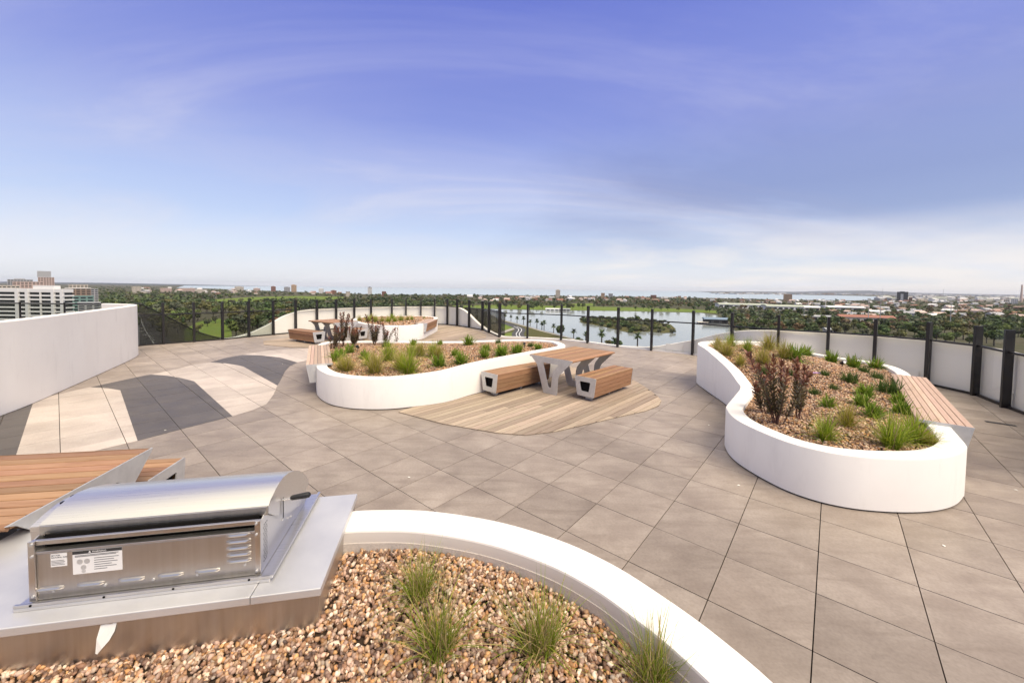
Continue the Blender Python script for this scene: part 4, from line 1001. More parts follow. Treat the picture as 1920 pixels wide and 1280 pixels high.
LAWNS = [[(346, 640), (346, 618), (368, 605), (392, 598), (412, 597), (432, 606), (436, 640)], [(318, 596), (320, 588), (338, 586), (350, 592), (340, 600)], [(386, 562), (470, 557), (560, 554.5), (645, 556), (648, 561), (560, 564), (470, 566), (388, 566)],
         [(846, 573), (930, 571.5), (1040, 573), (1160, 575), (1280, 578), (1345, 581), (1345, 586), (1314, 584.5), (1224, 583), (1105, 581.6), (1000, 580.6), (920, 578.7), (850, 579)], [(1060, 569), (1110, 568), (1118, 573), (1060, 573)]]
for q in LAWNS: sheet('lawn', [bgp(a, b) for a, b in q], GZ+.12, 'lawn')
sheet('foreshore', [bgp(a, b) for a, b in [(860, 592), (932, 597.5), (969, 607.6), (995, 614.4), (1015, 620.5), (1049, 629), (1083, 638), (1130, 653), (1060, 660), (900, 660), (860, 640)]], GZ+.12, 'olive')
sheet('lawn', [bgp(a, b) for a, b in [(938, 608), (952, 606.5), (965, 610), (962, 615), (948, 619), (936, 620)]], GZ+.18, 'lawn')
sheet('lawn', [bgp(a, b) for a, b in [(938, 630), (952, 624), (962, 623), (964, 632), (950, 640), (938, 640)]], GZ+.18, 'lawn')
def ribbon(name, pts, wd, z, m):
    P = np.array(catmull([bgp(a, b) for a, b in pts], 6, False)); d = np.gradient(P, axis=0); d /= np.hypot(d[:, 0], d[:, 1])[:, None]; n_ = np.stack([-d[:, 1], d[:, 0]], 1)
    b = MB(); k = len(P); b.v = [(*p, z) for p in P+n_*wd/2]+[(*p, z) for p in P-n_*wd/2]; b.f = [(i, i+1, k+i+1, k+i) for i in range(k-1)]; b.m = [0]*(k-1)
    me = b.mesh(name, MT[m], fixn=False)
    if me.polygons[0].normal.z < 0: me.flip_normals()
    return tag(link(bpy.data.objects.new(name, me)), kind='structure')
RD = [(930, 603), (950, 606.5), (966, 612), (974, 616), (975, 620), (971, 625), (972, 630), (978, 635), (984, 642), (990, 655)]
ribbon('road', RD, 15, GZ+.24, 'asphalt')
for off in (-2.2, 2.2):
    ribbon('road_marking', [(a+off*1.3, b) for a, b in RD[2:]], .9, GZ+.30, 'linep')
ribbon('road', [(936, 625), (948, 621), (960, 617), (970, 614)], 8, GZ+.22, 'path')
ribbon('lakeside_path', [(932, 597.2), (969, 607.4), (995, 614.2), (1015, 620.3), (1049, 628.8), (1083, 637.8), (1132, 652.5)], 5, GZ+.34, 'path')
LR = [(262, 590), (266, 604), (272, 618), (282, 634), (296, 656)]
ribbon('road', LR, 26, GZ+.24, 'asphalt'); ribbon('road_marking', LR, .8, GZ+.30, 'linep')

# --- trees
def leaf_cloud(g, blobs, n, size, jit=.35):
    B = np.array(blobs); vol = B[:, 3]*B[:, 4]*B[:, 5]; k = g.choice(len(B), n, p=vol**.7/(vol**.7).sum())
    d = g.normal(size=(n, 3)); d /= np.linalg.norm(d, axis=1, keepdims=True); r = g.uniform(.35, 1.0, (n, 1))**.45
    P = B[k, :3]+d*r*B[k, 3:6]; nr = d+g.normal(0, .55, (n, 3))+np.array([0, 0, .35]); nr /= np.linalg.norm(nr, axis=1, keepdims=True)
    a = np.cross(nr, g.normal(size=(n, 3))); a /= np.linalg.norm(a, axis=1, keepdims=True); b = np.cross(nr, a); s = size*g.uniform(.6, 1.3, (n, 1))
    V = np.stack([P-a*s-b*s*.6, P+a*s*.9-b*s*.8, P+a*s+b*s*.7, P-a*s*.7+b*s], 1)
    tone = (.55+.6*np.clip((d[:, 2]*.5+.5)*.6+g.uniform(0, .5, n), 0, 1))
    return V.reshape(-1, 3), np.arange(n*4).reshape(-1, 4), k, g.uniform(.7, 1.3, n)
TREE_COL = {'dark': (.060, .086, .030), 'mid': (.096, .13, .036), 'olive': (.108, .110, .040), 'grey': (.115, .122, .074), 'rust': (.14, .095, .045), 'lime': (.17, .18, .03)}
def tree_mat(name, c):
    m, t, b = mat(name); a = N('ShaderNodeAttribute', t, attribute_name='col'); oi = N('ShaderNodeObjectInfo', t)
    hs = N('ShaderNodeHueSaturation', t); cc = mixc(t, 1.0, a.outputs['Color'], tuple(c), 'MULTIPLY'); L(cc, hs.inputs['Color'], t)
    L(M('ADD', M('MULTIPLY', oi.outputs['Random'], .6, tree=t), .75, tree=t), hs.inputs['Value'], t)
    L(M('ADD', M('MULTIPLY', M('FRACT', M('MULTIPLY', oi.outputs['Random'], 9.7, tree=t), tree=t), .05, tree=t), .475, tree=t), hs.inputs['Hue'], t)
    L(hs.outputs[0], b.inputs['Base Color'], t); b.inputs['Roughness'].default_value = .75; b.inputs['Specular IOR Level'].default_value = .2; return m
for k, c in TREE_COL.items(): MT['tree_'+k] = tree_mat('foliage_'+k, c)
MT['bark'] = plain('bark', (.07, .055, .045), .9)
def broad_proto(seed, kind, hgt=12.0, wid=5.5, n=520, size=.62):
    g = np.random.default_rng(seed); blobs = []
    for i in range(g.integers(7, 11)):
        a = g.uniform(0, 6.28); r = wid*.62*math.sqrt(g.uniform(0, 1)); s = wid*g.uniform(.28, .48)
        blobs.append((r*math.cos(a), r*math.sin(a), hgt*g.uniform(.42, .84), s, s, s*g.uniform(.6, .9)))
    V, Fc, k, sh = leaf_cloud(g, blobs, n, size); bl = g.uniform(.75, 1.25, len(blobs)); C = np.repeat((bl[k]*sh)[:, None], 4, 0)*np.ones((1, 3))
    cm = np_mesh('crown', V, Fc, MT['tree_'+kind], C)
    tr = MB(); tr.tube([(0, 0, -.5), (.1, 0, hgt*.2), (.2, .1, hgt*.42), (.1, .1, hgt*.7)], [.42, .34, .26, .1], 7)
    for b in blobs[:5]: tr.tube([(.12, .05, hgt*.28), (b[0]*.5, b[1]*.5, hgt*.28+(b[2]-hgt*.28)*.6), (b[0], b[1], b[2])], [.2, .14, .06], 5)
    return cm, tr.mesh('trunk', MT['bark'], True)
PROTO = {k: [broad_proto(100+i*7+j, k) for j in range(2)] for i, k in enumerate(TREE_COL)}
def conifer_proto(seed):
    g = np.random.default_rng(seed); blobs = [(g.normal(0, .25), g.normal(0, .25), 2.5+i*1.35, 2.6*(1-i/11)+.3, 2.6*(1-i/11)+.3, 1.0) for i in range(10)]
    V, Fc, k, sh = leaf_cloud(g, blobs, 420, .5); C = np.repeat(sh[:, None], 4, 0)*np.ones((1, 3))
    return np_mesh('crown', V, Fc, MT['tree_dark'], C), MB().tube([(0, 0, -.5), (0, 0, 14)], [.3, .06], 6).mesh('trunk', MT['bark'])
PROTO['conifer'] = [conifer_proto(5), conifer_proto(6)]
def palm_proto(seed, h):
    g = np.random.default_rng(seed); V, Fc, C = [], [], []
    for i in range(46):
        az = i*2.4; el = g.uniform(-.5, 1.25); l = g.uniform(2.6, 3.5); pts = []
        p = np.array([0, 0, h]); d = np.array([math.cos(az)*math.cos(el), math.sin(az)*math.cos(el), math.sin(el)])
        for s in range(6): pts.append(p.copy()); p = p+d*l/5; d = d+np.array([0, 0, -.22]); d /= np.linalg.norm(d)
        sd_ = np.array([-math.sin(az), math.cos(az), 0])
        for s in range(5):
            w0, w1 = .42*math.sin(math.pi*(s+.4)/5.6), .42*math.sin(math.pi*(s+1.4)/5.6); b = len(V)
            V += [pts[s]-sd_*w0-np.array([0, 0, w0*.4]), pts[s]+sd_*w0-np.array([0, 0, w0*.4]), pts[s+1]+sd_*w1-np.array([0, 0, w1*.4]), pts[s+1]-sd_*w1-np.array([0, 0, w1*.4])]; Fc.append((b, b+1, b+2, b+3)); C += [np.ones(3)*g.uniform(.6, 1.3)]*4
    return np_mesh('crown', np.array(V), np.array(Fc), MT['tree_dark'], np.array(C)), MB().tube([(0, 0, -.4), (.08, 0, h*.5), (0, 0, h+.3)], [.42, .34, .36], 8).mesh('trunk', MT['bark'], True)
PROTO['palm'] = [palm_proto(1, 5.8), palm_proto(2, 6.6)]
NT = [0]
BAYPX = [960+F*p[0]/p[1] for p in POSTS if p[1] > 5]
NAMED = {}
def bay_labels():
    for (desc, where), lst in NAMED.items():
        by = {}
        for o, px_ in lst:
            by.setdefault(sum(1 for b in BAYPX if b < px_ and b > 0), []).append(o)
        for b, os_ in by.items():
            os_.sort(key=lambda o: math.hypot(o.location.x, o.location.y))
            for i, o in enumerate(os_):
                o['label'] = f"{desc} {where}, {'nearest' if i == 0 else ORD2(i)+' nearest'} in the {ORD2(b)} glass bay"
def ORD2(i):
    T_ = ['', 'twenty', 'thirty', 'forty', 'fifty', 'sixty']; N10 = {30: 'thirtieth', 40: 'fortieth', 50: 'fiftieth', 60: 'sixtieth', 20: 'twentieth'}
    if i < len(ORD): return ORD[i]
    n = i+1; return (T_[n//10-1]+'-'+ORD[n % 10-1]) if n % 10 else N10[n]
def named(o, desc, where):
    NAMED.setdefault((desc, where), []).append((o, 960+F*o.location.x/o.location.y)); return o
WORD = {'dark': 'dark green', 'mid': 'mid green', 'olive': 'olive green', 'grey': 'greyish', 'rust': 'rusty brown', 'lime': 'yellow-green', 'conifer': 'pointed dark'}
def tree(kind, x, y, label, group, s=1.0, z=GZ, name='park_tree', sz=None):
    cm, tm = PROTO[kind][NT[0] % 2]; NT[0] += 1
    t = thing(name, label, 'tree', (x, y, z), random.uniform(0, 6.28), group); t.scale = (s, s, (sz or s))
    link(bpy.data.objects.new('trunk', tm), t); link(bpy.data.objects.new('crown', cm), t); return t
PALM = [(947, 599.5), (958, 602.2), (969.5, 605.6), (981.5, 608.3), (994, 611.5), (1006.5, 614.5), (1020, 618.2), (1038, 623.2), (1054, 628.6), (1075.5, 634.2), (1098, 641.5), (1128, 644.5), (1016, 617.5), (1195, 652.5)]
PALM.sort()
for i, (a, b) in enumerate(PALM):
    x, y = bgp(a, b); tree('palm', x, y, f'{ORD[i]} palm tree from the left along the lake shore', 'palms along the lake shore', random.uniform(1.35, 1.6)*(1.25 if a > 1120 else 1.0), name='palm_tree')
for i, (a, b, k, s, lab) in enumerate([(1052, 631, 'dark', 1.25, 'round dark tree beside a lakeside palm, behind a post'), (1083, 645, 'dark', .7, 'left of the two small bushy trees at the lake edge'), (1090, 648, 'olive', .7, 'right of the two small bushy trees at the lake edge'), (1141, 652, 'olive', .75, 'bushy tree just right of the lone palm at the lake edge'), (1152, 651.5, 'dark', .95, 'tallest bushy tree right of the lone palm at the lake edge'), (1160, 652, 'dark', .7, 'small bushy tree behind the post right of the lone palm')]):
    x, y = bgp(a, b); tree(k, x, y, lab, 'trees at the lake edge', s)
g = np.random.default_rng(11)
def pick(ws): ks = list(ws); return ks[g.choice(len(ks), p=np.array([ws[k] for k in ks])/sum(ws.values()))]
# island
isl = [bgp(a, b) for a, b in [(1087, 600), (1090, 605), (1120, 610), (1150, 616.5), (1172, 622), (1190, 624.5), (1205, 621), (1225, 622), (1245, 624), (1262, 623.5), (1267, 616), (1258, 608), (1235, 604), (1205, 601), (1175, 598.5), (1130, 596), (1095, 596.5)]]
sheet('island', isl, GZ+.5, 'olive')
n_ = 0; P = np.array(isl); lo, hi = P.min(0), P.max(0)
while n_ < 120:
    q = g.uniform(lo, hi)
    if not inside(q, isl): continue
    pxx = 960+F*q[0]/q[1]; front = inside((q[0], q[1]-14), isl)
    s = g.uniform(.62, .95) if front else g.uniform(.5, .8)
    kd = pick({'dark': 3, 'mid': 2, 'olive': 3, 'grey': 2}); named(tree(kd, q[0], q[1], 'x', 'trees on the lake island', s*1.45, GZ+.5-3.0*s, 'island_tree', s*.95), 'bushy '+WORD[kd]+' tree', 'on the lake island'); n_ += 1
x, y = bgp(1193, 606); tree('dark', x, y, 'tallest round tree standing up from the lake island', 'trees on the lake island', 1.25, GZ+.5, 'island_tree')
in_any = lambda a, b, L_: any(inside((a, b), q) for q in L_)
lake_px = lakep+[]
# near park on the left, seen through the grey glass: trees one can tell apart
def zone(xr, yr, dx, dy, kinds, label, group, smin, smax, avoid=LAWNS, name='park_tree', extra=None, limit=999):
    c = 0; yy = yr[0]
    while yy < yr[1]:
        step = dy*(.35+.65*(yy-yr[0])/(yr[1]-yr[0])+.15) if dy > 2 else dy; xx = xr[0]+g.uniform(0, dx)
        while xx < xr[1] and c < limit:
            a, b = xx+g.uniform(-.4, .4)*dx, yy+g.uniform(-.5, .5)*step
            if not in_any(a, b, avoid) and not inside((a, b), lakep) and not inside((a, b), pond) and (extra is None or extra(a, b)):
                x, y = bgp(a, b); kd = pick(kinds); named(tree(kd, x, y, label, group, g.uniform(smin, smax), name=name), WORD[kd]+' tree', label); c += 1
            xx += dx
        yy += step
    return c
road_l = lambda a, b: not (255 < a < 262+(b-590)*.8 and b > 592)
zone((186, 560), (576, 640), 21, 11, {'dark': 3, 'mid': 3, 'olive': 4, 'grey': 1.6, 'rust': .4}, 'in the near park below', 'trees in the near park', 1.25, 2.0, LAWNS, extra=road_l)
for a, b, k, s, lab in [(372, 627, 'olive', 1.1, 'tree at the left edge of the round lawn below'), (389, 612, 'grey', 1.0, 'bare greyish tree on the brown patch of the lawn below'), (385, 606, 'conifer', .6, 'small dark conifer on the lawn below'), (404, 606, 'grey', 1.0, 'spreading grey tree at the back of the lawn below')]:
    x, y = bgp(a, b); tree(k, x, y, lab, 'trees in the near park', s)
for i in range(22):
    a, b = g.uniform(395, 640), g.uniform(556, 565); x, y = bgp(a, b); kd = pick({'dark': 2, 'mid': 2, 'conifer': 1}); named(tree(kd, x, y, 'x', 'trees on the fairway', g.uniform(.7, 1.1), name='fairway_tree'), WORD[kd]+' tree', 'on the light green fairway')
for i in range(60):
    a = g.uniform(850, 1340); b = g.uniform(573.5, 581.5)+max(0, (a-1100)/100*1.2); x, y = bgp(a, b); kd = pick({'dark': 3, 'mid': 3, 'olive': 2, 'grey': 1.5, 'conifer': .7}); named(tree(kd, x, y, 'x', 'trees on the far lake shore', g.uniform(1.0, 1.6), name='shore_tree'), WORD[kd]+' tree', 'on the far lake shore')
nr = zone((1335, 1925), (590, 648), 25, 12, {'dark': 4, 'mid': 4, 'olive': 3, 'grey': 1, 'rust': .5}, 'beyond the right balustrade', 'trees beyond the right balustrade', 1.1, 1.7, [[(1590, 596), (1720, 598), (1725, 612), (1590, 608)]], name='street_tree')
x, y = bgp(1602, 590); tree('lime', x, y, 'yellow-green tree behind the red-roofed pavilion', 'trees beyond the right balustrade', 1.2)
# farther woods that read as one mass
def wood_mass(name, label, rows, seed, kinds):
    gg = np.random.default_rng(seed); VV_, CC_ = [], []
    for (x0, x1, y0, y1, dx, dy, h, nq) in rows:
        yy = y0
        while yy < y1:
            xx = x0
            while xx < x1:
                a, b = xx+gg.uniform(-.5, .5)*dx, yy+gg.uniform(-.5, .5)*dy; xx += dx
                if inside((a, b), lakep) or inside((a, b), pond) or in_any(a, b, LAWNS) or (330 < a < 1655 and b < np.interp(a, [q[0] for q in coast], [q[1] for q in coast])+.8): continue
                x, y = bgp(a, b); hh = h*gg.uniform(.6, 1.35); w_ = hh*gg.uniform(.45, .75)
                blobs = [(x+gg.normal(0, w_*.5), y+gg.normal(0, w_*.5), GZ+hh*gg.uniform(.4, .7), w_*gg.uniform(.5, .8), w_*gg.uniform(.5, .8), hh*gg.uniform(.22, .36)) for _ in range(3)]
                V, Fc, k, sh = leaf_cloud(gg, blobs, nq, hh*.16); c = np.array(TREE_COL[kinds[gg.integers(0, len(kinds))]])*gg.uniform(.7, 1.35)
                VV_.append(V); CC_.append(np.repeat((sh*gg.uniform(.85, 1.15, len(sh)))[:, None], 4, 0)*c[None])
            yy += dy
    V = np.concatenate(VV_); C = np.concatenate(CC_)
    o = link(bpy.data.objects.new(name, np_mesh(name, V, np.arange(len(V)).reshape(-1, 4), MT['leafc'], C))); return tag(o, label, 'trees', kind='stuff')
wood_mass('woodland', 'dense dark trees and suburbs to the left of the bay', [(180, 900, 535.5, 541, 9, 1.2, 12, 26), (180, 900, 541, 556, 9, 1.7, 12, 34), (180, 860, 556, 582, 11, 2.6, 14, 60)], 31, ['dark', 'dark', 'mid', 'olive', 'dark'])
wood_mass('woodland', 'belt of trees between the lake and the bay', [(840, 1350, 553.5, 572.5, 8, 1.9, 12, 40), (840, 1350, 571, 574, 13, 2.0, 11, 40)], 32, ['dark', 'dark', 'mid', 'dark', 'olive', 'rust'])
wood_mass('woodland', 'tree-filled suburb on the right', [(1340, 1925, 556.5, 575, 10, 2.1, 11, 34), (1340, 1925, 575, 600, 12, 3.3, 11, 50), (1340, 1925, 598, 618, 15, 5, 12, 80)], 33, ['dark', 'dark', 'mid', 'olive', 'dark', 'rust'])

# --- buildings
def bmat(name, c, rough=.8): return plain(name, c, rough, spec=.2)
for nme, c in {'b_white': (.72, .71, .68), 'b_cream': (.58, .52, .43), 'b_tan': (.48, .34, .22), 'b_brick': (.26, .13, .09), 'b_grey': (.36, .36, .36), 'b_dark': (.06, .06, .065), 'b_green': (.17, .27, .24), 'b_brown': (.27, .20, .15), 'b_pink': (.55, .42, .36), 'b_red': (.32, .15, .11), 'b_sage': (.42, .45, .36), 'b_blue': (.20, .26, .33)}.items(): MT[nme] = bmat(nme, c)
MT['b_glass'] = plain('dark_window_glass', (.02, .025, .03), .12)
def tower(label, x0, x1, ytop, ybase, wall, group=None, name='apartment_tower', roof=None, cap=None, depth=.8, rows=None, cols=None, wins=True, single=False):
    cx_ = .5*(x0+x1); Y = bgp(cx_, ybase)[1]; a = bgY(x0, ytop, Y); b = bgY(x1, ytop, Y); W = b[0]-a[0]; top = .5*(a[2]+b[2]); Hh = top-GZ
    cx, cy = .5*(a[0]+b[0]), Y; rz = -math.atan2(cx, cy); W *= math.cos(rz); D = W*depth; kk = 1+D/2/math.hypot(cx, cy)
    t = thing(name, label, 'building', (cx*kk, cy*kk, GZ), rz, group)
    MB().box(-W/2, W/2, -D/2, D/2, 0, Hh).build('wall', MT[wall], t)
    rows = rows or max(2, int(Hh/3.6)); cols = cols or max(2, int(W/5.5)); fh = Hh/rows
    if single:
        w_ = W/cols; wme = MB().box(-w_*.36, w_*.36, -.2, .1, -fh*.24, fh*.24).mesh('window', MT['b_glass'])
        for r in range(rows):
            for c in range(cols):
                if fh*(r+.5) < Hh-62: continue
                o = link(bpy.data.objects.new('window', wme), t); o.location = (-W/2+w_*(c+.5), -D/2, fh*(r+.55))
    elif wins:
        for r in range(rows):
            m = MB()
            for c in range(cols):
                w_ = W/cols; xx = -W/2+w_*(c+.5); m.box(xx-w_*.34, xx+w_*.34, -D/2-.15, -D/2+.1, fh*(r+.32), fh*(r+.78))
            if D > 6:
                for sx in (-1, 1):
                    for c in range(max(1, int(cols*depth))):
                        w_ = D/max(1, int(cols*depth)); yy = -D/2+w_*(c+.5); m.box(sx*W/2-.12, sx*W/2+.12, yy-w_*.3, yy+w_*.3, fh*(r+.32), fh*(r+.78))
            m.build('window_row', MT['b_glass'], t)['kind'] = 'stuff'
    MB().box(-W/2-.3, W/2+.3, -D/2-.3, D/2+.3, Hh, Hh+.9).build('roof', MT[roof or wall], t)
    if cap: MB().box(-W*.25, W*.2, -D*.25, D*.25, Hh+.9, Hh+.9+cap).build('plant_room', MT[roof or wall], t)
    return t
for a in [('low cream apartment block on the shore at the far left', 440, 457, 537.5, 544, 'b_cream'), ('low brown-roofed block on the shore left of the red tower', 475, 488, 540.5, 545.5, 'b_pink'), ('small red-brown tower on the shore', 508, 517, 537, 546, 'b_brick'), ('squat grey block beside the tan tower on the shore', 532.5, 544, 538, 547, 'b_grey'),
          ('tan tower on the left part of the shore', 546, 556, 534, 547, 'b_tan'), ('small white block on the shore', 597.5, 607, 541, 550, 'b_white'), ('low red-brown block right of the small white block', 620, 631, 544.5, 551, 'b_brick'), ('cream house block with dark top on the shore', 648.5, 656.5, 546.5, 556, 'b_cream'),
          ('slim white tower with dark cap on the shore', 689.5, 697.5, 538.5, 554, 'b_white'), ('short brick tower on the shore right of the slim white tower', 716, 724, 546, 555, 'b_brick'), ('lone grey-beige tower standing before the bay in the centre', 1042, 1050.5, 543.5, 558, 'b_cream'), ('orange-brick tower on the shore right of centre', 1127, 1134, 549, 559, 'b_tan'),
          ('pale grey tower next to the orange-brick tower', 1141, 1149, 550, 559.5, 'b_grey'), ('red-roofed low block on the shore right of centre', 1220, 1231, 552.5, 559, 'b_brick'), ('small tan block on the shore behind the trees', 1271, 1277, 554, 560, 'b_tan'), ('wide tan-orange tower on the right part of the shore', 1469, 1485.5, 549, 562, 'b_tan'),
          ('dark-topped block with a white front in the port on the right', 1682, 1703, 543.5, 560, 'b_dark'), ('small brown block beside the dark-topped port block', 1704, 1711, 554, 560, 'b_brick'), ('pale block at the far right edge of the city', 1882, 1893, 557.5, 565, 'b_cream'), ('white and red-striped block at the far right', 1896, 1909, 555, 565, 'b_white')]:
    tower(*a[:6], group='towers along the bay', cap=3 if a[3] < 545 else None, roof='b_dark' if 'dark cap' in a[0] or 'dark top' in a[0] else None)
tower('narrow white front of the dark-topped port block', 1689, 1694, 547.5, 560.6, 'b_white', 'towers along the bay')
def box_b(label, x0, x1, ytop, ybase, wall, roof, name='low_building', cat='building', group=None, dep=None, pitched=0):
    cx_ = .5*(x0+x1); Y = bgp(cx_, ybase)[1]; a = bgY(x0, ytop, Y); b = bgY(x1, ytop, Y); W = b[0]-a[0]; Hh = max(3.0, .5*(a[2]+b[2])-GZ); D = dep or W*.35
    t = thing(name, label, cat, (.5*(a[0]+b[0]), Y+D/2, GZ), -math.atan2(.5*(a[0]+b[0]), Y)*.5, group)
    MB().box(-W/2, W/2, -D/2, D/2, 0, Hh*.72).build('wall', MT[wall], t)
    n = max(3, int(W/14)); m = MB()
    for c in range(n): m.box(-W/2+W/n*(c+.18), -W/2+W/n*(c+.82), -D/2-.2, -D/2+.1, Hh*.18, Hh*.52)
    m.build('window_row', MT['b_glass'], t)['kind'] = 'stuff'
    e = 1.5
    if pitched: MB().prism([(-D/2-e, Hh*.72), (D/2+e, Hh*.72), (0, Hh)], -W/2-e, W/2+e, lambda p, q, a_: (a_, p, q)).build('roof', MT[roof], t)
    else: MB().prism([(-D/2-e, Hh*.72)]+[(D/2*1.05*math.cos(q), Hh*.74+(Hh*.26)*math.sin(q)) for q in np.linspace(math.pi, 0, 9)]+[(D/2+e, Hh*.72)], -W/2-e, W/2+e, lambda p, q, a_: (a_, p, q)).build('roof', MT[roof], t)
    return t
box_b('long low sage-roofed sports hall on the left of the stadium roofs', 1358, 1440, 567, 576, 'b_white', 'b_sage', dep=60); box_b('long sage-roofed sports hall in the middle of the stadium roofs', 1450, 1522, 569.5, 579.5, 'b_white', 'b_sage', dep=60)
box_b('curved pale end hall with arched roof beside the sage-roofed halls', 1516, 1540, 571, 580.5, 'b_cream', 'b_white', dep=40); box_b('white tent-like stadium roof with leaning masts', 1568, 1624, 571, 580, 'b_grey', 'b_white', dep=70)
box_b('small white roof left of the tent-like stadium', 1550, 1566, 574.5, 579, 'b_white', 'b_white', dep=25)
pv = box_b('long two-storey sports pavilion with a red roof', 1591, 1672, 587.5, 603, 'b_cream', 'b_red', 'sports_pavilion', dep=22, pitched=1)
box_b('low white flat-roofed stand in front of the red-roofed pavilion', 1645, 1722, 602, 609, 'b_white', 'b_white', dep=10); box_b('long grey grandstand left of the red-roofed pavilion', 1498, 1580, 588, 598, 'b_grey', 'b_grey', dep=20, pitched=1)
box_b('low white boundary stand left of the red-roofed pavilion', 1520, 1605, 601.5, 605.5, 'b_white', 'b_white', dep=8); box_b('white-roofed clubhouse on the far lake shore', 1024, 1048, 577.6, 582.6, 'b_white', 'b_white', dep=14, pitched=1); box_b('grey-roofed boathouse on the far lake shore', 1049, 1069, 577.8, 582.8, 'b_grey', 'b_grey', dep=14, pitched=1)
box_b('dark timber jetty building standing at the right side of the lake', 1326, 1366, 594, 606, 'b_dark', 'b_blue', 'jetty_building', dep=16, pitched=1)
box_b('low pale jetty beside the dark lake building', 1312, 1328, 602, 605.5, 'b_grey', 'b_cream', 'jetty', dep=12)
box_b('grey pitched-roof house just above the right rail', 1556, 1570, 612, 622, 'b_cream', 'b_grey', 'house', dep=14, pitched=1)
def mast(label, x, ytop, ybase, r, m='b_grey', name='light_mast', heads=True, grp='tall masts'):
    Y = bgp(x, ybase)[1]; a = bgY(x, ytop, Y); Hh = a[2]-GZ; t = thing(name, label, 'mast', (a[0], Y, GZ), 0, grp)
    MB().tube([(0, 0, 0), (0, 0, Hh)], [r, r*.6], 8).build('pole', MT[m], t, smooth=True)
    if heads: MB().box(-2.6, 2.6, -.4, .4, Hh-2.2, Hh).build('lamp_bank', MT['b_grey'], t)
mast('floodlight mast left of the red-roofed pavilion end', 1630, 556, 606, .55); mast('floodlight mast in front of the red-roofed pavilion', 1652, 557, 609, .55); mast('floodlight mast on the right, left of the thick posts', 1784, 562, 609, .6)
mast('floodlight mast near the middle of the stadium halls', 1508, 574, 597, .5); mast('slim mast behind the left sports hall', 1405, 551, 571, .5, 'b_white', heads=False); mast('left of two white masts behind the sports halls', 1492, 559, 572, .8, 'b_white', heads=False); mast('right of two white masts behind the sports halls', 1516, 559, 573, .8, 'b_white', heads=False)
mast('left leaning white mast of the tent roof', 1548, 562, 573, .8, 'b_white', heads=False); mast('right leaning white mast of the tent roof', 1564, 561, 576, .9, 'b_white', heads=False)
mast('tall pale chimney at the right edge of the skyline', 1916.5, 528.5, 561, 7.5, 'b_pink', 'chimney', False); mast('lattice transmission tower left on the port skyline', 1655, 537, 556, 1.6, 'b_grey', 'transmission_tower', True); mast('lattice transmission tower right on the port skyline', 1769, 538, 556, 1.8, 'b_grey', 'transmission_tower', True)
# houses in the suburbs
hm_ = []
HK = ['brick-roofed', 'grey-roofed white', 'pink-roofed', 'white-roofed', 'dark brick', 'grey-roofed cream']
for i, (wc, rc) in enumerate([('b_cream', 'b_brick'), ('b_white', 'b_grey'), ('b_cream', 'b_pink'), ('b_white', 'b_white'), ('b_brick', 'b_brown'), ('b_cream', 'b_grey')]):
    m = MB().box(-7, 7, -5, 5, 0, 4.2); m.prism([(-5.8, 4.2), (5.8, 4.2), (0, 7.4)], -7.6, 7.6, lambda p, q, a: (a, p, q), 1); m.box(3, 4.2, 1, 2.2, 5, 8.2, 0)
    for xx in (-4.5, -1.2, 2.2): m.box(xx, xx+1.7, -5.1, -4.9, 1.2, 2.8, 2)
    hm_.append(m.mesh('house', [MT[wc], MT[rc], MT['b_glass']]))
def houses(n, xr, yr, label, group, smin=1, smax=1.6, seed=1):
    gg = np.random.default_rng(seed)
    for i in range(n):
        a, b = gg.uniform(*xr), yr[0]+(yr[1]-yr[0])*gg.uniform(0, 1)**1.2
        if inside((a, b), lakep) or (330 < a < 1655 and b < np.interp(a, [q[0] for q in coast], [q[1] for q in coast])+1.5): continue
        x, y = bgp(a, b); o = link(bpy.data.objects.new('house', hm_[gg.integers(0, 6)])); o.location = (x, y, GZ+gg.uniform(2.5, 6.5)); s = gg.uniform(smin, smax); o.scale = (s, s, s*.9); o.rotation_euler = (0, 0, gg.uniform(0, 6.28)); tag(o, label, 'house', group); named(o, hk[o.data.name.split('.')[0]] if 0 else HK[hm_.index(o.data)]+' house', label)
houses(150, (1560, 1925), (559, 596), 'in the right-hand suburb', 'houses in the right-hand suburb', 1.0, 1.7, 3)
houses(45, (1340, 1570), (559, 572), 'behind the sports halls', 'houses behind the sports halls', 1.0, 1.6, 4)
houses(60, (880, 1340), (558, 568), 'between lake and bay', 'houses between lake and bay', 1.2, 2.0, 5)
houses(70, (240, 880), (539.5, 553), 'in the left-hand suburb', 'houses in the left-hand suburb', 1.5, 2.6, 6)
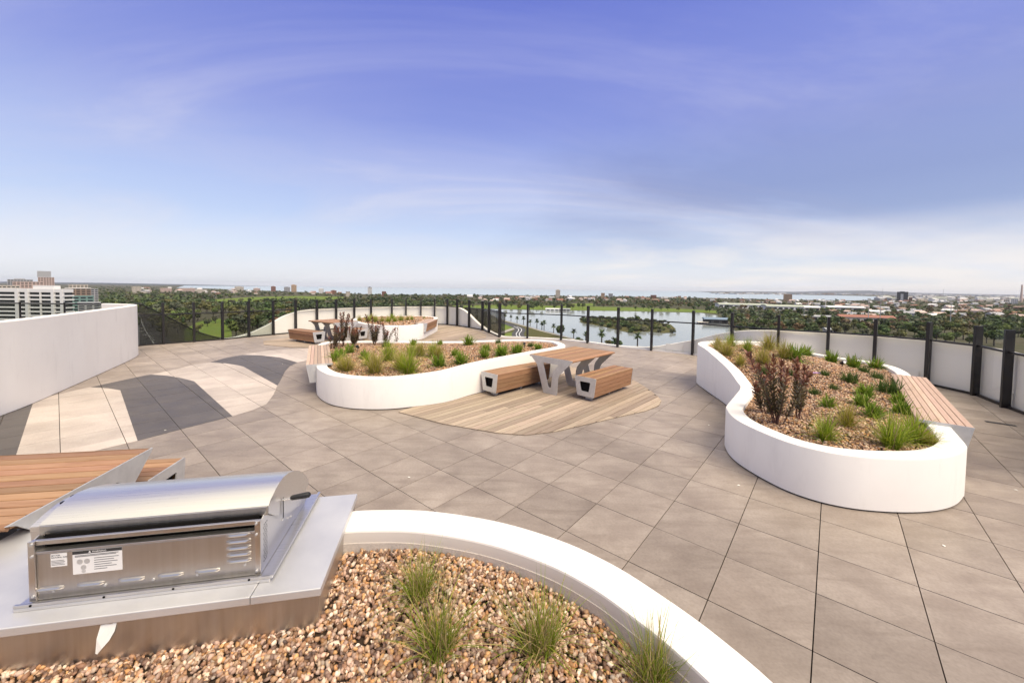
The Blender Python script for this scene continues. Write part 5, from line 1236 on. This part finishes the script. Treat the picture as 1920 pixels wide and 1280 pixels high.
# port sheds on the right skyline and the far shore
gg = np.random.default_rng(9)
for i in range(85):
    a, b = gg.uniform(1640, 1925), gg.uniform(552.0, 560.5); x, y = bgp(a, b); W = gg.uniform(30, 110); Hh = gg.uniform(8, 22)
    o = MB().box(-W/2, W/2, -18, 18, 0, Hh).prism([(-19, Hh), (19, Hh), (0, Hh+4)], -W/2-.5, W/2+.5, lambda p, q, a_: (a_, p, q), 1).build('warehouse', [MT[['b_white', 'b_cream', 'b_grey', 'b_pink'][i % 4]], MT[['b_white', 'b_grey', 'b_sage'][i % 3]]])
    o.location = (x, y, GZ); o.rotation_euler = (0, 0, gg.uniform(-.5, .5)); tag(o, 'x', 'warehouse', 'port sheds on the skyline'); named(o, 'pale industrial shed', 'in the port')
m = MB()
for i in range(420):
    a = gg.uniform(1335, 1925); b = gg.uniform(547.6, 550.0)+max(0, (a-1560)/360*2.0) ; x, y = bgp(a, b); W = gg.uniform(30, 160)*(y/9000); Hh = gg.uniform(6, 22)*(y/9000)
    m.box(x-W/2, x+W/2, y, y+W*.4, GZ, GZ+Hh, int(gg.integers(0, 4)))
o = m.build('far_shore_town', [MT['b_white'], MT['b_grey'], MT['b_blue'], MT['b_brown']]); tag(o, 'hazy strip of tiny buildings along the far shore', 'town', kind='stuff')
# low hills on the horizon
def hills(name, pts, Y, m):
    top = [bgY(a, b, Y) for a, b in pts]; b_ = MB(); k = len(top)
    for x, y, z in top: b_.v += [(x, y, GZ-5), (x, y, z), (x, y+2500, z*.8+GZ*.2), (x, y+5000, GZ-5)]
    for i in range(k-1):
        for j in range(3): b_.f.append((i*4+j, i*4+j+1, (i+1)*4+j+1, (i+1)*4+j)); b_.m.append(0)
    return tag(b_.build(name, MT[m], smooth=True), kind='structure')
MT['hill'] = plain('distant_hill', (.10, .125, .145), .95)
hills('hills', [(-300, 526), (0, 528.2), (100, 529.2), (200, 529.8), (270, 531.5), (330, 533.2), (380, 535.2), (395, 536.2)], 14000, 'hill')
hills('hills', [(1315, 545.4), (1400, 544.6), (1500, 544.4), (1560, 543.8), (1600, 541.6), (1630, 541.2), (1670, 543.4), (1720, 545), (1800, 546.4), (1925, 547.2), (2200, 549)], 22000, 'hill')
# cars on the left-hand road
for i, (a, b, c) in enumerate([(264, 616.5, 'b_white'), (269, 619, 'b_grey'), (264, 622, 'b_white'), (271, 629, 'b_white'), (279, 628, 'b_grey'), (286, 632, 'b_white'), (278, 635.5, 'b_dark'), (285.5, 638, 'b_white')]):
    x, y = bgp(a, b); t = thing('parked_car', f'{ORD[i]} car from the top on the road below the left glass', 'car', (x, y, GZ+.25), R(70), 'cars on the road below')
    MB().py([(-.9, .3), (.9, .3), (.9, .85), (.75, .95), (-.75, .95), (-.9, .85)], -2.2, 2.2).build('body', MT[c], t); MB().prism([(-1.5, .95), (1.2, .95), (.8, 1.5), (-1.1, 1.5)], -.75, .75, lambda p, q, a_: (a_, p, q)).build('cabin', MT['b_glass'], t)
    for sx in (-.9, .9):
        for yy in (-1.4, 1.4): MB().tube([(sx-.1, yy, .32), (sx+.1, yy, .32)], .32, 10).build('wheel', MT['blackplastic'], t)
# --- office cluster at the left edge
Y0 = 322.0
def OX(px_): return bgY(px_, 560, Y0)[0]
def OZ(py_, px_=70): return bgY(px_, py_, Y0)[2]
of = thing('office_building', 'white office block with dark window bands at the left edge', 'building', (OX(70), Y0, GZ), 0)
ox, fz = OX(70), GZ
def OB(name, x0, x1, z0, z1, y0, y1, m, par=None): return MB().box(OX(x0)-ox, OX(x1)-ox, y0, y1, z0-fz, z1-fz).build(name, MT[m], par or of)
ztop = OZ(541.5); OB('core', -12, 116.5, GZ, ztop-.4, 1.6, 7.6, 'b_glass')
st = 7.55
for k in range(12):
    ya = 547.8+k*st
    OB('floor_band', -13, 118, OZ(ya+2.9+4.6), OZ(ya+4.6), .3, 2.5, 'b_white'); MB().box(OX(116.5)-ox, OX(118.6)-ox, .31, 8.2, OZ(ya+2.9+4.6)-fz, OZ(ya+4.6)-fz).build('balcony_band', MT['b_white'], of)
OB('roof_band', -13, 118, OZ(547.8), OZ(541.2), .2, 7.9, 'b_white')
for a, b in ((28.5, 34), (47.5, 53), (96, 101), (113, 117.3)): OB('pier', a, b, GZ, OZ(541), -.35, 1.4, 'b_white')
OB('mullion', 74.2, 75.6, GZ, OZ(547.8), -.1, 1.0, 'b_white'); OB('plant_room', 57, 96, OZ(541.3), OZ(535), 2, 7, 'b_white')
tower('beige block behind the left end of the white office block', -30, 38, 536.5, 590, 'b_cream', name='office_building', single=True, depth=.4, rows=14, cols=8); tower('low curved-roof office behind the white block', 14, 62, 524.5, 566, 'b_grey', name='office_building', single=True, depth=.5, cap=2.5); tower('cream flats with dark windows left of the stepped tower', 24, 82, 528.5, 572, 'b_pink', name='office_building', single=True, depth=.4)
tw = tower('stepped grey-pink tower rising above the left roofs', 71, 102, 520, 560, 'b_pink', name='office_tower', single=True, depth=.8); 
Yt = bgp(86.5, 560)[1]; sc_ = Yt/F; MB().box(-10.5*sc_, 6*sc_, -8*sc_, 8*sc_, bgY(86, 519, Yt)[2]-GZ, bgY(86, 508.3, Yt)[2]-GZ).build('upper_storeys', MT['b_grey'], tw)
tower('brown office block with pale roof slab right of the white block', 122, 171, 540.5, 588, 'b_brown', name='office_building', single=True, depth=.6, roof='b_white', rows=12); tower('cream rooftop block above the brown office', 129, 165, 533.8, 571, 'b_cream', name='office_building', single=True, depth=.5); tower('grey block right of the brown office', 170, 184, 541.5, 584, 'b_grey', name='office_building', single=True)
tower('low building with green glass right of the white office block', 136, 176, 555.5, 604, 'b_green', name='office_building', single=True, depth=.7, rows=9); tower('low grey banded building below the green glass one', 146, 189, 567.5, 612, 'b_grey', name='office_building', single=True, depth=.7, rows=11, cols=3)
tower('small cream block in the trees left of the pond', 247, 265, 537, 549, 'b_cream', group='blocks in the left-hand trees', name='low_building'); tower('tan block with a turret in the trees on the left', 300, 322, 540, 547, 'b_pink', group='blocks in the left-hand trees', name='low_building'); tower('long pink block in the trees on the left', 336, 366, 540.5, 548, 'b_pink', group='blocks in the left-hand trees', name='low_building'); tower('long cream block in the trees on the left', 367, 388, 543, 549, 'b_cream', group='blocks in the left-hand trees', name='low_building')

bay_labels()
# ================================================================== the air between here and the skyline
hz = MB().box(-33000, 33000, -33000, 33000, GZ-8, 190).build('haze', plain('haze_air', (1, 1, 1))); tag(hz, kind='stuff')
hm2 = bpy.data.materials.new('haze_volume'); hm2.use_nodes = True; t = hm2.node_tree; t.nodes.clear()
o_ = N('ShaderNodeOutputMaterial', t); vp = N('ShaderNodeVolumePrincipled', t); vp.inputs['Color'].default_value = (.92, .95, 1, 1); vp.inputs['Density'].default_value = 2.0e-5; vp.inputs['Anisotropy'].default_value = .2
L(vp.outputs[0], o_.inputs['Volume'], t); hz.data.materials.clear(); hz.data.materials.append(hm2)
